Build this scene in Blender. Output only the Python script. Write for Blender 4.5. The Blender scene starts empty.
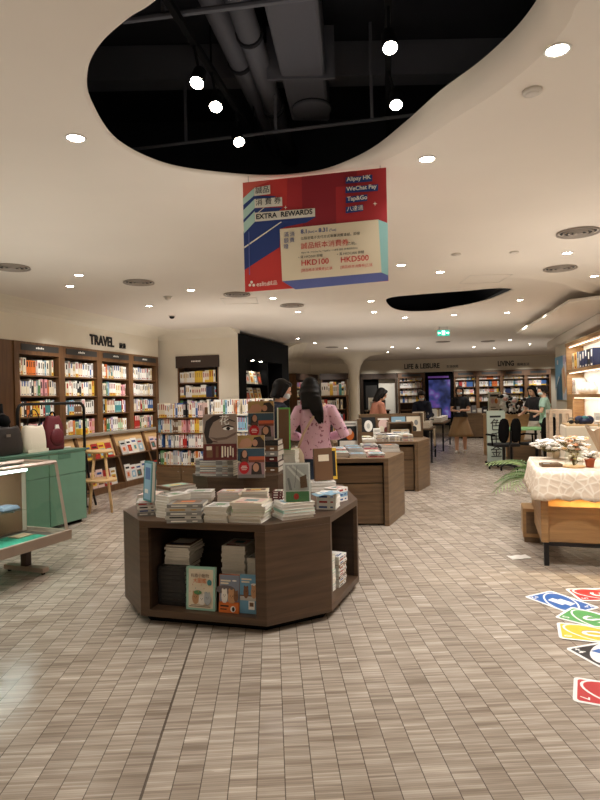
import bpy, bmesh, math, random, re
from mathutils import Vector, Matrix
RN = random.Random(11)
SC = bpy.context.scene
COL = SC.collection
PI = math.pi
EYE = 1.45
ROLL = math.radians(1.2)

# ---------------------------------------------------------------- surveying helpers (metres)
def der(x, y):
    c, s = math.cos(ROLL), math.sin(ROLL)
    u, v = x - 300, y - 398.4
    return u * c - v * s, v * c + u * s
def at(x, y, Y):
    u, v = der(x, y)
    return Vector((u / 600 * Y, Y, EYE - v / 600 * Y))
def lev(x, y, z=0.0):
    u, v = der(x, y)
    Y = 600 * (EYE - z) / v
    return Vector((u / 600 * Y, Y, z))
def lerp(a, b, t): return a + (b - a) * t
ORD = ['zeroth', 'first', 'second', 'third', 'fourth', 'fifth', 'sixth', 'seventh', 'eighth', 'ninth', 'tenth', 'eleventh', 'twelfth', 'thirteenth', 'fourteenth', 'fifteenth', 'sixteenth', 'seventeenth', 'eighteenth', 'nineteenth', 'twentieth', 'twenty-first', 'twenty-second', 'twenty-third', 'twenty-fourth', 'twenty-fifth', 'twenty-sixth', 'twenty-seventh', 'twenty-eighth', 'twenty-ninth', 'thirtieth']

# ---------------------------------------------------------------- materials
def srgb(r, g, b):
    def f(c):
        c /= 255
        return c / 12.92 if c <= .04045 else ((c + .055) / 1.055) ** 2.4
    return (f(r), f(g), f(b), 1)
MATS = {}
def mat(name, col, rough=.5, metal=0., emit=0., noise=0., nscale=20., spec=.5, alpha=None, trans=0., bump=0., ecol=None, sheen=0.):
    if name in MATS: return MATS[name]
    m = bpy.data.materials.new(name); m.use_nodes = True
    nt = m.node_tree; b = nt.nodes['Principled BSDF']
    c = srgb(*col) if len(col) == 3 else col
    b.inputs['Base Color'].default_value = c
    b.inputs['Roughness'].default_value = rough
    b.inputs['Metallic'].default_value = metal
    b.inputs['Specular IOR Level'].default_value = spec
    if trans: b.inputs['Transmission Weight'].default_value = trans
    if sheen: b.inputs['Sheen Weight'].default_value = sheen
    if emit:
        b.inputs['Emission Color'].default_value = srgb(*ecol) if ecol else c
        b.inputs['Emission Strength'].default_value = emit
    if noise or bump:
        tc = nt.nodes.new('ShaderNodeTexCoord'); no = nt.nodes.new('ShaderNodeTexNoise')
        no.inputs['Scale'].default_value = nscale; no.inputs['Detail'].default_value = 4
        nt.links.new(tc.outputs['Object'], no.inputs['Vector'])
        if noise:
            mx = nt.nodes.new('ShaderNodeMixRGB'); mx.blend_type = 'MULTIPLY'; mx.inputs[0].default_value = 1
            mr = nt.nodes.new('ShaderNodeMapRange')
            mr.inputs['From Min'].default_value = .3; mr.inputs['From Max'].default_value = .7
            mr.inputs['To Min'].default_value = 1 - noise; mr.inputs['To Max'].default_value = 1 + noise * .3
            nt.links.new(no.outputs['Fac'], mr.inputs['Value'])
            mx.inputs[1].default_value = c
            nt.links.new(mr.outputs[0], mx.inputs[2]); nt.links.new(mx.outputs[0], b.inputs['Base Color'])
        if bump:
            bp = nt.nodes.new('ShaderNodeBump'); bp.inputs['Strength'].default_value = bump; bp.inputs['Distance'].default_value = .01
            nt.links.new(no.outputs['Fac'], bp.inputs['Height']); nt.links.new(bp.outputs[0], b.inputs['Normal'])
    MATS[name] = m
    return m
def wood(name, col, rough=.45, scale=(3, 3, 40), amt=.35):
    if name in MATS: return MATS[name]
    m = mat(name, col, rough)
    nt = m.node_tree; b = nt.nodes['Principled BSDF']
    tc = nt.nodes.new('ShaderNodeTexCoord'); mp = nt.nodes.new('ShaderNodeMapping')
    mp.inputs['Scale'].default_value = scale
    no = nt.nodes.new('ShaderNodeTexNoise'); no.inputs['Scale'].default_value = 1; no.inputs['Detail'].default_value = 6
    no.inputs['Distortion'].default_value = .6
    nt.links.new(tc.outputs['Object'], mp.inputs['Vector']); nt.links.new(mp.outputs[0], no.inputs['Vector'])
    cr = nt.nodes.new('ShaderNodeValToRGB')
    c = srgb(*col)
    cr.color_ramp.elements[0].position = .3; cr.color_ramp.elements[1].position = .7
    cr.color_ramp.elements[0].color = tuple(x * (1 - amt) for x in c[:3]) + (1,)
    cr.color_ramp.elements[1].color = tuple(min(1, x * (1 + amt * .5)) for x in c[:3]) + (1,)
    nt.links.new(no.outputs['Fac'], cr.inputs[0]); nt.links.new(cr.outputs[0], b.inputs['Base Color'])
    return m
def glass(name='clear_glass', tint=(246, 250, 248)):
    if name in MATS: return MATS[name]
    m = bpy.data.materials.new(name); m.use_nodes = True
    nt = m.node_tree; nt.nodes.clear()
    o = nt.nodes.new('ShaderNodeOutputMaterial'); mx = nt.nodes.new('ShaderNodeMixShader')
    t = nt.nodes.new('ShaderNodeBsdfTransparent'); t.inputs[0].default_value = srgb(*tint)
    g = nt.nodes.new('ShaderNodeBsdfGlossy'); g.inputs['Roughness'].default_value = .03
    f = nt.nodes.new('ShaderNodeFresnel'); f.inputs[0].default_value = 1.45
    ge = nt.nodes.new('ShaderNodeNewGeometry'); sb = nt.nodes.new('ShaderNodeMath'); sb.operation = 'SUBTRACT'; sb.inputs[0].default_value = 1; nt.links.new(ge.outputs['Backfacing'], sb.inputs[1])
    mu = nt.nodes.new('ShaderNodeMath'); mu.operation = 'MULTIPLY'; nt.links.new(f.outputs[0], mu.inputs[0]); nt.links.new(sb.outputs[0], mu.inputs[1])
    nt.links.new(mu.outputs[0], mx.inputs[0]); nt.links.new(t.outputs[0], mx.inputs[1]); nt.links.new(g.outputs[0], mx.inputs[2])
    nt.links.new(mx.outputs[0], o.inputs[0])
    MATS[name] = m
    return m

# ---------------------------------------------------------------- mesh builder
class MB:
    def __init__(s, mt=None):
        s.v = []; s.f = []; s.fm = []; s.ms = []; s.cur = Matrix.Identity(4)
        if mt: s.mi(mt)
    def mi(s, m):
        if m not in s.ms: s.ms.append(m)
        return s.ms.index(m)
    def add(s, vs, fs, m=None):
        m = m or s.ms[0]; k = s.mi(m); n = len(s.v)
        s.v += [s.cur @ Vector(p) for p in vs]
        s.f += [tuple(i + n for i in f) for f in fs]; s.fm += [k] * len(fs)
        return s
    def bx(s, x0, x1, y0, y1, z0, z1, m=None, M=None):
        vs = [Vector(p) for p in ((x0,y0,z0),(x1,y0,z0),(x1,y1,z0),(x0,y1,z0),(x0,y0,z1),(x1,y0,z1),(x1,y1,z1),(x0,y1,z1))]
        if M: vs = [M @ p for p in vs]
        return s.add(vs, [(0,3,2,1),(4,5,6,7),(0,1,5,4),(1,2,6,5),(2,3,7,6),(3,0,4,7)], m)
    def prism(s, poly, z0, z1, m=None):
        n = len(poly)
        vs = [(p[0], p[1], z0) for p in poly] + [(p[0], p[1], z1) for p in poly]
        fs = [tuple(range(n - 1, -1, -1)), tuple(range(n, 2 * n))] + [(i, (i+1) % n, n + (i+1) % n, n + i) for i in range(n)]
        return s.add(vs, fs, m)
    def ext(s, pts, vec, m=None):
        n = len(pts); pts = [Vector(p) for p in pts]; vec = Vector(vec)
        vs = pts + [p + vec for p in pts]
        fs = [tuple(range(n - 1, -1, -1)), tuple(range(n, 2 * n))] + [(i, (i+1) % n, n + (i+1) % n, n + i) for i in range(n)]
        return s.add(vs, fs, m)
    def poly(s, pts, m=None): return s.add(pts, [tuple(range(len(pts)))], m)
    def loft(s, rings, m=None, cap=True, closed=True):
        n = len(rings[0]); vs = [p for r in rings for p in r]; fs = []
        for k in range(len(rings) - 1):
            for i in range(n if closed else n - 1):
                j = (i + 1) % n
                fs.append((k*n+i, k*n+j, (k+1)*n+j, (k+1)*n+i))
        if cap and closed: fs += [tuple(range(n - 1, -1, -1)), tuple(range((len(rings)-1)*n, len(rings)*n))]
        return s.add(vs, fs, m)
    def tube(s, path, r, m=None, n=8, closed=False):
        path = [Vector(p) for p in path]; rs = r if isinstance(r, (list, tuple)) else [r] * len(path)
        rings = []; up = None
        for i, p in enumerate(path):
            if closed: t = path[(i+1) % len(path)] - path[i-1]
            else: t = path[min(i+1, len(path)-1)] - path[max(i-1, 0)]
            t = t.normalized()
            if up is None: up = Vector((0,0,1)) if abs(t.z) < .9 else Vector((1,0,0))
            a = t.cross(up)
            if a.length < 1e-5: a = t.orthogonal()
            a.normalize(); b = a.cross(t).normalized(); up = b
            rings.append([p + (a * math.cos(2*PI*k/n) + b * math.sin(2*PI*k/n)) * rs[i] for k in range(n)])
        if closed: rings.append(rings[0]); return s.loft(rings, m, cap=False)
        return s.loft(rings, m)
    def lathe(s, prof, m=None, n=20, c=(0,0,0), cap=True):
        c = Vector(c)
        return s.loft([[c + Vector((r*math.cos(2*PI*k/n), r*math.sin(2*PI*k/n), z)) for k in range(n)] for r, z in prof], m, cap)
    def ell(s, c, r, m=None, n=14, k=9, M=None):
        c = Vector(c); rings = []
        for j in range(k + 1):
            a = -PI/2 + PI * (j + .02) / (k + .04)
            ring = [Vector((r[0]*math.cos(a)*math.cos(2*PI*i/n), r[1]*math.cos(a)*math.sin(2*PI*i/n), r[2]*math.sin(a))) for i in range(n)]
            rings.append([c + (M @ p if M else p) for p in ring])
        return s.loft(rings, m)
    def mesh(s, name, smooth=False):
        me = bpy.data.meshes.new(name)
        me.from_pydata([tuple(p) for p in s.v], [], s.f)
        for m in s.ms: me.materials.append(m)
        me.polygons.foreach_set('material_index', s.fm)
        if smooth: me.polygons.foreach_set('use_smooth', [True] * len(s.f))
        me.update()
        return me
    def build(s, name, parent=None, bevel=0, smooth=False, loc=None, rz=0, fix=True):
        me = s.mesh(name, smooth)
        if fix:
            bm = bmesh.new(); bm.from_mesh(me); bmesh.ops.recalc_face_normals(bm, faces=bm.faces); bm.to_mesh(me); bm.free()
        return link(name, me, parent, bevel, loc, rz)
def link(name, me, parent=None, bevel=0, loc=None, rz=0):
    o = bpy.data.objects.new(name, me); COL.objects.link(o)
    if parent: o.parent = parent
    if loc is not None: o.location = loc
    if rz: o.rotation_euler.z = rz
    if bevel:
        b = o.modifiers.new('bevel', 'BEVEL'); b.width = bevel; b.segments = 2; b.limit_method = 'ANGLE'; b.angle_limit = .7
    return o
def tag(o, label, cat, group=None, kind=None):
    o['label'] = label; o['category'] = cat
    if group: o['group'] = group
    if kind: o['kind'] = kind
    return o
def thing(name, label, cat, loc=(0,0,0), rz=0, group=None):
    o = bpy.data.objects.new(name, None); COL.objects.link(o)
    o.empty_display_size = .1
    o.location = loc; o.rotation_euler = (0, 0, rz)
    return tag(o, label, cat, group)
def struct(o, label=None, cat=None):
    o['kind'] = 'structure'
    if label: o['label'] = label; o['category'] = cat
    return o
def copytree(root, loc, rz, label, group=None):
    r = root.copy(); COL.objects.link(r); r.location = loc; r.rotation_euler = (0, 0, rz); r['label'] = label
    if group: r['group'] = group
    for ch in list(root.children):
        c = ch.copy(); COL.objects.link(c); c.parent = r
        for g in list(ch.children):
            d = g.copy(); COL.objects.link(d); d.parent = c
    return r
def evalmesh(o):
    dg = bpy.context.evaluated_depsgraph_get(); dg.update()
    me = bpy.data.meshes.new_from_object(o.evaluated_get(dg))
    return me
def textmesh(s, size, m, ext=.0, bold=0., align='LEFT', sx=1., spacing=1.):
    if any(ord(c) > 0x3000 for c in s): bold = 0
    cu = bpy.data.curves.new('lettering', 'FONT'); cu.body = s; cu.size = size; cu.extrude = ext; cu.offset = bold * size
    cu.align_x = align; cu.resolution_u = 3; cu.space_character = spacing
    o = bpy.data.objects.new('lettering', cu); COL.objects.link(o)
    me = evalmesh(o)
    bpy.data.objects.remove(o); bpy.data.curves.remove(cu)
    me.materials.clear(); me.materials.append(m)
    if sx != 1:
        for v in me.vertices: v.co.x *= sx
    return me
UP = Matrix(((1,0,0,0),(0,0,-1,0),(0,1,0,0),(0,0,0,1)))   # text plane -> standing, facing -Y
def wallrot(d):            # frame standing on a wall whose left-to-right direction is d, facing the viewer's side
    return math.atan2(d[1], d[0])
def text_on(name, parent, s, size, m, x, y, z, ext=.002, bold=0., align='LEFT', sx=1., spacing=1.):
    me = textmesh(s, size, m, ext, bold, align, sx, spacing); me.transform(UP)
    o = link(name, me, parent); o.location = (x, y, z)
    return o

# ---------------------------------------------------------------- palette
M_wall = mat('warm_white_paint', (226, 216, 196), .85, noise=.03, nscale=3)
M_ceil = mat('ceiling_plaster', (219, 208, 193), .9, noise=.03, nscale=1.5)
M_black = mat('matt_black', (7, 7, 8), .8, spec=.12)
M_void = mat('black_plenum_paint', (22, 22, 28), .8)
M_duct = mat('dark_duct_paint', (88, 88, 94), .7)
M_metal = mat('black_metal', (22, 22, 24), .4, metal=.3)
M_steel = mat('brushed_steel', (150, 145, 140), .35, metal=.9)
M_bronze = mat('bronze_frame', (186, 166, 150), .35, metal=.3)
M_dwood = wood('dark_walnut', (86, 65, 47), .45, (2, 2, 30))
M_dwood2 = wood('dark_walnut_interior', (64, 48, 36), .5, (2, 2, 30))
M_twood = wood('brown_oak', (112, 88, 62), .45, (2, 2, 28))
M_case = wood('bookcase_oak', (112, 78, 48), .45, (25, 25, 2))
M_cased = wood('bookcase_back', (70, 50, 34), .55, (25, 25, 2))
M_light = wood('pale_ash', (214, 176, 124), .45, (3, 3, 30), .2)
M_tan = wood('honey_oak', (166, 128, 84), .45, (3, 3, 30), .25)
M_plate = mat('charcoal_plate', (52, 50, 48), .5)
M_page = mat('book_pages', (216, 208, 192), .9)
M_pagew = mat('white_pages', (232, 228, 218), .9)
M_white = mat('white_card', (240, 238, 230), .6)
M_ink = mat('black_ink', (20, 20, 22), .6)
M_whitepaint = mat('white_laminate', (232, 226, 212), .5)
M_paper_sign = mat('white_print', (245, 244, 240), .6)
M_lens = mat('lamp_lens', (255, 244, 226), .5, emit=34, ecol=(255, 242, 222))
M_green = mat('green_lacquer', (108, 148, 126), .3, noise=.06, nscale=6)
M_greend = mat('green_lacquer_dark', (82, 120, 100), .35)
M_skin = mat('skin', (224, 176, 148), .55)
M_hair = mat('black_hair', (10, 8, 8), .5, spec=.25, noise=.3, nscale=60)
M_hairb = mat('brown_hair', (34, 21, 17), .5, spec=.3, noise=.3, nscale=60)

# ---------------------------------------------------------------- floor
def floor_mat():
    m = bpy.data.materials.new('ribbed_strip_tile'); m.use_nodes = True
    nt = m.node_tree; b = nt.nodes['Principled BSDF']; L = nt.links.new
    def mth(op, a, c=None, d=None):
        n = nt.nodes.new('ShaderNodeMath'); n.operation = op
        for i, x in enumerate((a, c, d)):
            if x is None: continue
            if isinstance(x, (int, float)): n.inputs[i].default_value = x
            else: L(x, n.inputs[i])
        return n.outputs[0]
    tc = nt.nodes.new('ShaderNodeTexCoord'); sp = nt.nodes.new('ShaderNodeSeparateXYZ'); L(tc.outputs['Object'], sp.inputs[0])
    X, Y = sp.outputs[0], sp.outputs[1]
    p = mth('ADD', mth('ADD', mth('MULTIPLY', X, .9988), mth('MULTIPLY', Y, .0483)), .507)
    q = mth('SUBTRACT', mth('MULTIPLY', Y, .9988), mth('MULTIPLY', X, .0483))
    pr = mth('DIVIDE', p, .106); row = mth('FLOOR', pr); pf = mth('FRACT', pr)
    def wn(a, c=None):
        n = nt.nodes.new('ShaderNodeTexWhiteNoise'); n.noise_dimensions = '2D'
        cb = nt.nodes.new('ShaderNodeCombineXYZ'); L(a, cb.inputs[0])
        if c is not None: L(c, cb.inputs[1])
        L(cb.outputs[0], n.inputs['Vector']); return n.outputs['Value']
    r1 = wn(row)
    qo = mth('ADD', q, mth('MULTIPLY', r1, .8))
    tq = mth('DIVIDE', qo, .42); tile = mth('FLOOR', tq); tf = mth('FRACT', tq)
    t1 = wn(row, tile)
    def streak(px, qs):
        cb = nt.nodes.new('ShaderNodeCombineXYZ'); L(mth('ADD', mth('MULTIPLY', p, px), mth('MULTIPLY', row, 7.31)), cb.inputs[0]); L(mth('MULTIPLY', q, qs), cb.inputs[1]); L(mth('MULTIPLY', tile, 3.7), cb.inputs[2])
        n = nt.nodes.new('ShaderNodeTexNoise'); n.inputs['Scale'].default_value = 1; n.inputs['Detail'].default_value = 3; L(cb.outputs[0], n.inputs['Vector'])
        return n.outputs['Fac']
    s1 = streak(2.0, 22); s2 = streak(5, 80)
    st = wn(mth('ADD', row, mth('MULTIPLY', mth('FLOOR', mth('DIVIDE', q, .0118)), .137)), mth('FLOOR', mth('DIVIDE', q, .0118)))
    tone = mth('ADD', mth('ADD', mth('MULTIPLY', t1, .14), mth('MULTIPLY', s1, .78)), mth('MULTIPLY', mth('ADD', mth('MULTIPLY', st, .6), mth('MULTIPLY', s2, .4)), .42))
    cr = nt.nodes.new('ShaderNodeValToRGB'); e = cr.color_ramp.elements
    e[0].position = .42; e[0].color = srgb(138, 124, 110); e[1].position = 1.0; e[1].color = srgb(210, 198, 183)
    k = e.new(.70); k.color = srgb(173, 160, 145)
    L(tone, cr.inputs[0])
    # ribs across, grooves along
    rib = mth('FRACT', mth('DIVIDE', q, .0118))
    ribg = mth('LESS_THAN', rib, .16)
    edge = mth('LESS_THAN', mth('MINIMUM', pf, mth('SUBTRACT', 1, pf)), .018)
    seam = mth('LESS_THAN', mth('ABSOLUTE', mth('SUBTRACT', p, 0)), .0055)
    join = mth('LESS_THAN', tf, .008)
    g = mth('MAXIMUM', mth('MAXIMUM', edge, seam), mth('MULTIPLY', join, .3))
    g2 = mth('MAXIMUM', g, mth('MULTIPLY', ribg, .3))
    mx = nt.nodes.new('ShaderNodeMixRGB'); L(mth('MULTIPLY', g2, .8), mx.inputs[0]); L(cr.outputs[0], mx.inputs[1]); mx.inputs[2].default_value = srgb(58, 46, 38)
    L(mx.outputs[0], b.inputs['Base Color'])
    L(mth('ADD', mth('MULTIPLY', s1, .24), .1), b.inputs['Roughness'])
    bp = nt.nodes.new('ShaderNodeBump'); bp.inputs['Strength'].default_value = .5; bp.inputs['Distance'].default_value = .002
    L(mth('SUBTRACT', 1, g2), bp.inputs['Height']); L(bp.outputs[0], b.inputs['Normal'])
    return m
M_floor = floor_mat()
struct(MB(M_floor).bx(-7, 11.5, -4, 26, -.1, 0).build('floor'), 'ribbed grey beige strip tile floor of the shop', 'floor')
LCOL = (1, .965, .935)
DL_W = 34; EXPO = 0.5
EXTRA = [(-3.2,3.6,30),(-1.9,4.2,44),(3.4,3.6,40),(1.4,3.95,115),(2.4,5.0,80),(1.7,6.6,70),(-1.6,6.4,60),(3.2,6.4,50),(-2.0,11.2,40),(4.4,8.6,50),(2.4,8.6,60),(3.2,10.6,50),(4.2,11.3,50),(4.4,14.5,44),(6.5,18.5,60),(-1.6,10.4,40),(-1.3,8.3,40),(.2,9.2,40),(4.9,12.5,40)]  # extra ceiling spots added for brightness, without any fitting
AIMED_FILL = [(-2.7,8.4,-3.8,9.2,1.5,70),(-2.3,9.6,-3.4,10.3,1.5,80),(-2.0,10.6,-3.1,11.5,1.5,80),(3.6,21.9,3.7,23.5,1.3,70),(5.9,21.3,6.0,22.8,1.3,75),(7.0,21.1,7.1,22.6,1.3,75),(8.2,20.9,8.3,22.4,1.3,75),(9.1,20.8,9.0,22.2,1.3,70),(1.0,20.4,1.1,22.0,1.3,50),(0.7,20.2,0,21.2,1.3,50),(2.6,22.0,2.8,23.8,1.2,45),(-1.2,8.0,-1.3,9.3,1.1,40),(4.0,11.3,5.3,12.2,1.7,60),(3.6,9.6,4.9,10.2,1.8,40)]  # added spots aimed at shelves and walls to brighten them, no fittings
# added up-facing fill areas that brighten the ceiling, no real fittings: x, y, z, size x, size y, watts
UPFILL = [(-3.0,1.0,1.5,2.5,3,17),(3.2,1.0,1.5,2.5,3,20),(-2.6,5.0,1.5,2.5,3,13),(3.0,5.4,1.5,2.5,3,17),(-1.0,9.2,1.5,1.5,.6,7),(.6,11.0,1.5,2.5,2.5,10),(3.2,11,1.5,2.5,2.5,9),(2.2,16,1.5,2.5,3.5,13),(5.6,17.5,1.5,3,3,13),(0,-1.5,1.5,3,2,18),(-2.4,10.6,1.5,1,1.5,6),(0,3.6,1.5,1.5,1.5,6)]
# ---------------------------------------------------------------- ceiling with two free-form openings
CZ = 2.85
def spline(pts, k=8):
    out = []; n = len(pts)
    for i in range(n):
        p0, p1, p2, p3 = pts[i-1], pts[i], pts[(i+1) % n], pts[(i+2) % n]
        for j in range(k):
            t = j / k
            out.append(tuple(.5*((2*p1[a]) + (-p0[a]+p2[a])*t + (2*p0[a]-5*p1[a]+4*p2[a]-p3[a])*t*t + (-p0[a]+3*p1[a]-3*p2[a]+p3[a])*t**3) for a in (0, 1)))
    return out
h1 = [lev(*p, CZ)[:2] for p in ((160,0),(128,22),(100,48),(88,75),(92,105),(118,143),(165,166),(220,175),(272,178),(322,173),(370,161),(405,141),(440,115),(480,88),(516,57),(540,27),(553,0))]
h1 += [(1.02, 1.82), (.95, 1.45), (.6, 1.27), (.18, 1.45), (-.2, 1.78)]
h1 = spline(h1)
def outset(pts, wf):
    out = []; n = len(pts); cx = sum(p[0] for p in pts)/n; cy = sum(p[1] for p in pts)/n
    for i, p in enumerate(pts):
        t = Vector((pts[(i+2) % n][0]-pts[i-2][0], pts[(i+2) % n][1]-pts[i-2][1])).normalized(); nn = Vector((t.y, -t.x))
        if nn.dot(Vector((cx-p[0], cy-p[1]))) > 0: nn = -nn
        out.append((p[0] + nn.x*wf(p), p[1] + nn.y*wf(p)))
    return out
def sst(a, b, x):
    t = max(0, min(1, (x-a)/(b-a))); return t*t*(3-2*t)
h1o = outset(h1, lambda p: .015 + .085*sst(.1, .8, p[0]))
h2 = [lev(*p, CZ)[:2] for p in ((386,301),(393,308.5),(408,311.5),(432,311),(460,307.5),(485,302),(504,295),(512,290.5),(498,289.5),(470,291),(440,293),(410,295.5),(392,297.5))]
h2 = spline(h2, 5)
h2o = outset(h2, lambda p: .02 + .12*sst(2.2, 2.7, p[0]))
def ceiling():
    bm = bmesh.new()
    def loop(pts, z):
        vs = [bm.verts.new((p[0], p[1], z)) for p in pts]
        return [bm.edges.new((vs[i], vs[(i+1) % len(vs)])) for i in range(len(vs))]
    es = loop([(-7, -4), (11.5, -4), (11.5, 26), (-7, 26)], CZ) + loop(h1o, CZ) + loop(h2o, CZ)
    bmesh.ops.triangle_fill(bm, use_beauty=True, use_dissolve=False, edges=es)
    for f in bm.faces:
        if f.normal.z > 0: f.normal_flip()
    me = bpy.data.meshes.new('ceiling'); bm.to_mesh(me); bm.free(); me.materials.append(M_ceil)
    return link('ceiling', me)
struct(ceiling(), 'cream plaster ceiling with free-form black openings', 'ceiling')
def lip(outer, inner, name, lab, hs=1.):
    rings = []
    for a, b in ((0, 0), (.3, .012), (.65, .03), (.9, .055), (1, .09), (1.0, .12)):
        rings.append([(lerp(p[0], q[0], a), lerp(p[1], q[1], a), CZ + hs * b * min(1, (Vector(p) - Vector(q)).length / .1)) for p, q in zip(outer, inner)])
    struct(MB(M_ceil).loft(rings, cap=False).build(name, smooth=True), lab, 'ceiling edge')
lip(h1o, h1, 'trim_1', 'rounded plaster lip of the large front ceiling opening')
lip(h2o, h2, 'trim_2', 'rounded plaster lip of the small far ceiling opening', .25)
def void(x0, x1, y0, y1, zt, name, lab):
    m = MB(M_void); z0 = CZ + .11
    m.bx(x0, x1, y0, y1, zt, zt + .05); m.bx(x0 - .05, x0, y0, y1, z0, zt); m.bx(x1, x1 + .05, y0, y1, z0, zt)
    m.bx(x0, x1, y0 - .05, y0, z0, zt); m.bx(x0, x1, y1, y1 + .05, z0, zt)
    # shelf of black board closing the gap down to the plaster
    struct(m.build(name), lab, 'ceiling void')
void(-2.2, 2.0, .6, 5.4, 3.95, 'trim_3', 'black painted void above the large ceiling opening')
void(.8, 2.92, 7.6, 10.6, 3.7, 'trim_4', 'black painted void above the small ceiling opening')

# ---------------------------------------------------------------- walls
def dirv(a, b):
    d = Vector((b[0]-a[0], b[1]-a[1])); L = d.length; return d / L, L
def wall(name, a, b, lab, m=None, z1=2.86, hole=None, t=.12, cove=True):
    d, L = dirv(a, b); w = MB(m or M_wall)
    if hole:
        x0, x1, h0, h1_ = hole
        w.bx(0, x0, 0, t, 0, z1); w.bx(x1, L, 0, t, 0, z1); w.bx(x0, x1, 0, t, h1_, z1)
        if h0 > 0: w.bx(x0, x1, 0, t, 0, h0)
    else: w.bx(0, L, 0, t, 0, z1)
    if cove:
        prof = [(0, 2.70), (-.06, 2.755), (-.16, 2.80), (-.32, 2.835), (-.5, CZ), (0, CZ)]
        w.loft([[(0, y, z) for y, z in prof], [(L, y, z) for y, z in prof]])
    o = w.build(name, loc=(a[0], a[1], 0), rz=wallrot(d))
    struct(o, lab, 'wall'); return o
F0 = (-3.998, 8.435); F1 = (-2.9, 12.2)
wall('wall_left', (-4.9, -3.6), (-4.75, 8.45), 'cream wall at left beyond the frame')
wall('wall_behind_travel', (-4.7, 8.3), (-4.2, 8.75), 'cream wall stub beside the travel bookcase', cove=False)
wall('wall_travel', (-4.27, 8.69), (-3.2, 12.42), 'cream wall behind the travel bookcase', cove=False)
dT, LT = dirv(F0, F1)
b = MB(M_wall).bx(-1.1, LT + .08, .0, .34, 2.352, 2.86)
prof = [(0, 2.72), (-.06, 2.765), (-.16, 2.80), (-.32, 2.835), (-.5, CZ), (0, CZ)]
b.loft([[(-1.1, y, z) for y, z in prof], [(LT, y, z) for y, z in prof]])
struct(b.build('trim_5', loc=(F0[0], F0[1], 0), rz=wallrot(dT)), 'cream bulkhead band above the travel bookcase', 'bulkhead')
N0 = (-2.95, 12.43); N1 = (-1.215, 11.97)
dN, LN = dirv(N0, N1)
wall('wall_niche', N0, N1, 'cream wall with a book niche left of the black display', hole=(.46, 1.37, 0, 2.33))
B0 = (-1.215, 11.97); B1 = (-.27, 15.1)
wall('wall_center', (-.27, 15.15), (-.42, 20.3), 'cream wall running back from the black display')
S0 = (-.42, 20.3); S1 = (.42, 22.2)
wall('wall_angled', S0, S1, 'cream angled wall over the far bookcase')
wall('wall_back_left', (.42, 22.2), (2.2, 22.3), 'cream back wall left of the white pillar')
K0 = (2.28, 23.9); K1 = (9.6, 22.3)
dK, LK = dirv(K0, K1)
wall('wall_back', (2.0, 24.0), (9.9, 22.3), 'cream back wall above the far bookcases')
b = MB(M_wall).bx(-.1, LK + .2, -.42, .02, 2.352, 2.86)
struct(b.build('trim_6', loc=(K0[0], K0[1], 0), rz=wallrot(dK)), 'cream sign band above the far bookcases', 'bulkhead')
wall('wall_right_far', (9.75, 22.4), (9.6, 13.9), 'cream far right wall', cove=False)
wall('wall_right_return', (9.6, 13.9), (5.95, 13.75), 'cream return wall behind the poster corner', cove=False)
RW0 = (5.85, 13.7); RW1 = (5.07, 10.1)
dR, LR = dirv(RW0, RW1)
wall('wall_right', RW0, (4.73, 8.5), 'white right wall carrying the poster and lit shelves', cove=False, z1=2.56)
wall('wall_right_near', (4.73, 8.5), (4.9, -3.6), 'cream wall at right beyond the frame', cove=False)
wall('wall_behind', (4.9, -3.6), (-4.9, -3.6), 'cream wall behind the viewer')
# ceiling bulkheads at right
p = [lev(516,334,2.68), lev(568,303,2.68), lev(600,299,2.68)]
pl = [p[0][:2], (lerp(p[0], p[1], .5) + Vector((.02,0,0)))[:2], p[1][:2], p[2][:2], (4.95, 7.2), (7.2, 7.6), (7.2, 13.0), (5.6, 13.4)]
struct(MB(M_ceil).prism(pl, 2.68, 2.73).build('trim_7', bevel=.015), 'angular cream ceiling bulkhead with a bright edge at right', 'bulkhead')
q = [lev(537,338,2.68), lev(547,349.5,2.5), lev(597,325,2.5), lev(590,315,2.68)]
struct(MB(M_ceil).prism([(q[1].x, q[1].y), (q[2].x, q[2].y), (4.9, 8.6), (7.0, 8.8), (7.0, 13.6), (6.2, 13.9)], 2.5, 2.68).build('trim_8', bevel=.03), 'lower cream ceiling beam over the right shelves', 'bulkhead')
# soft dropped fold of the ceiling that ends in an arc at right
near = [(500,276),(530,274),(560,275),(585,281),(612,290),(640,300),(668,312)]; arc = [(500,277.2),(530,278),(560,281),(585,287.5),(612,298),(640,312),(668,330)]; hh = [0, .02, .045, .07, .09, .1, .1]
def fine(c): return [Vector(tuple(lerp(c[i][a], c[i+1][a], j/6) for a in range(len(c[0])))) for i in range(len(c)-1) for j in range(6)] + [Vector(c[-1])]
n0 = [lev(p[0], p[1], CZ) for p in fine(near)]; a0 = [lev(p[0], p[1], CZ) for p in fine(arc)]; hf = [p[0] for p in fine([(h, 0) for h in hh])]
rows_ = [[lerp(p, q, f) - Vector((0, 0, h*g)) for p, q, h in zip(n0, a0, hf)] for f, g in ((0, 0), (.25, .15), (.5, .45), (.75, .8), (.97, 1), (1, .95))]
rows_.append([q + Vector((0, 0, .002)) for q in a0])
struct(MB(M_ceil).loft(rows_, cap=False, closed=False).build('trim_9', smooth=True), 'soft dropped ceiling fold ending in an arc at right', 'ceiling fold')
# pillar that flares into the ceiling
pz = [(.155, 0), (.155, 2.1), (.17, 2.3), (.23, 2.5), (.34, 2.66), (.5, 2.77), (.75, 2.83), (1.0, 2.851)]
pc = at(355, 398, 19.5)
o = MB(M_wall).lathe(pz, n=28, cap=False).build('column', smooth=True, loc=(pc.x, pc.y, 0))
struct(o, 'round white pillar flaring into the ceiling', 'pillar')

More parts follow.
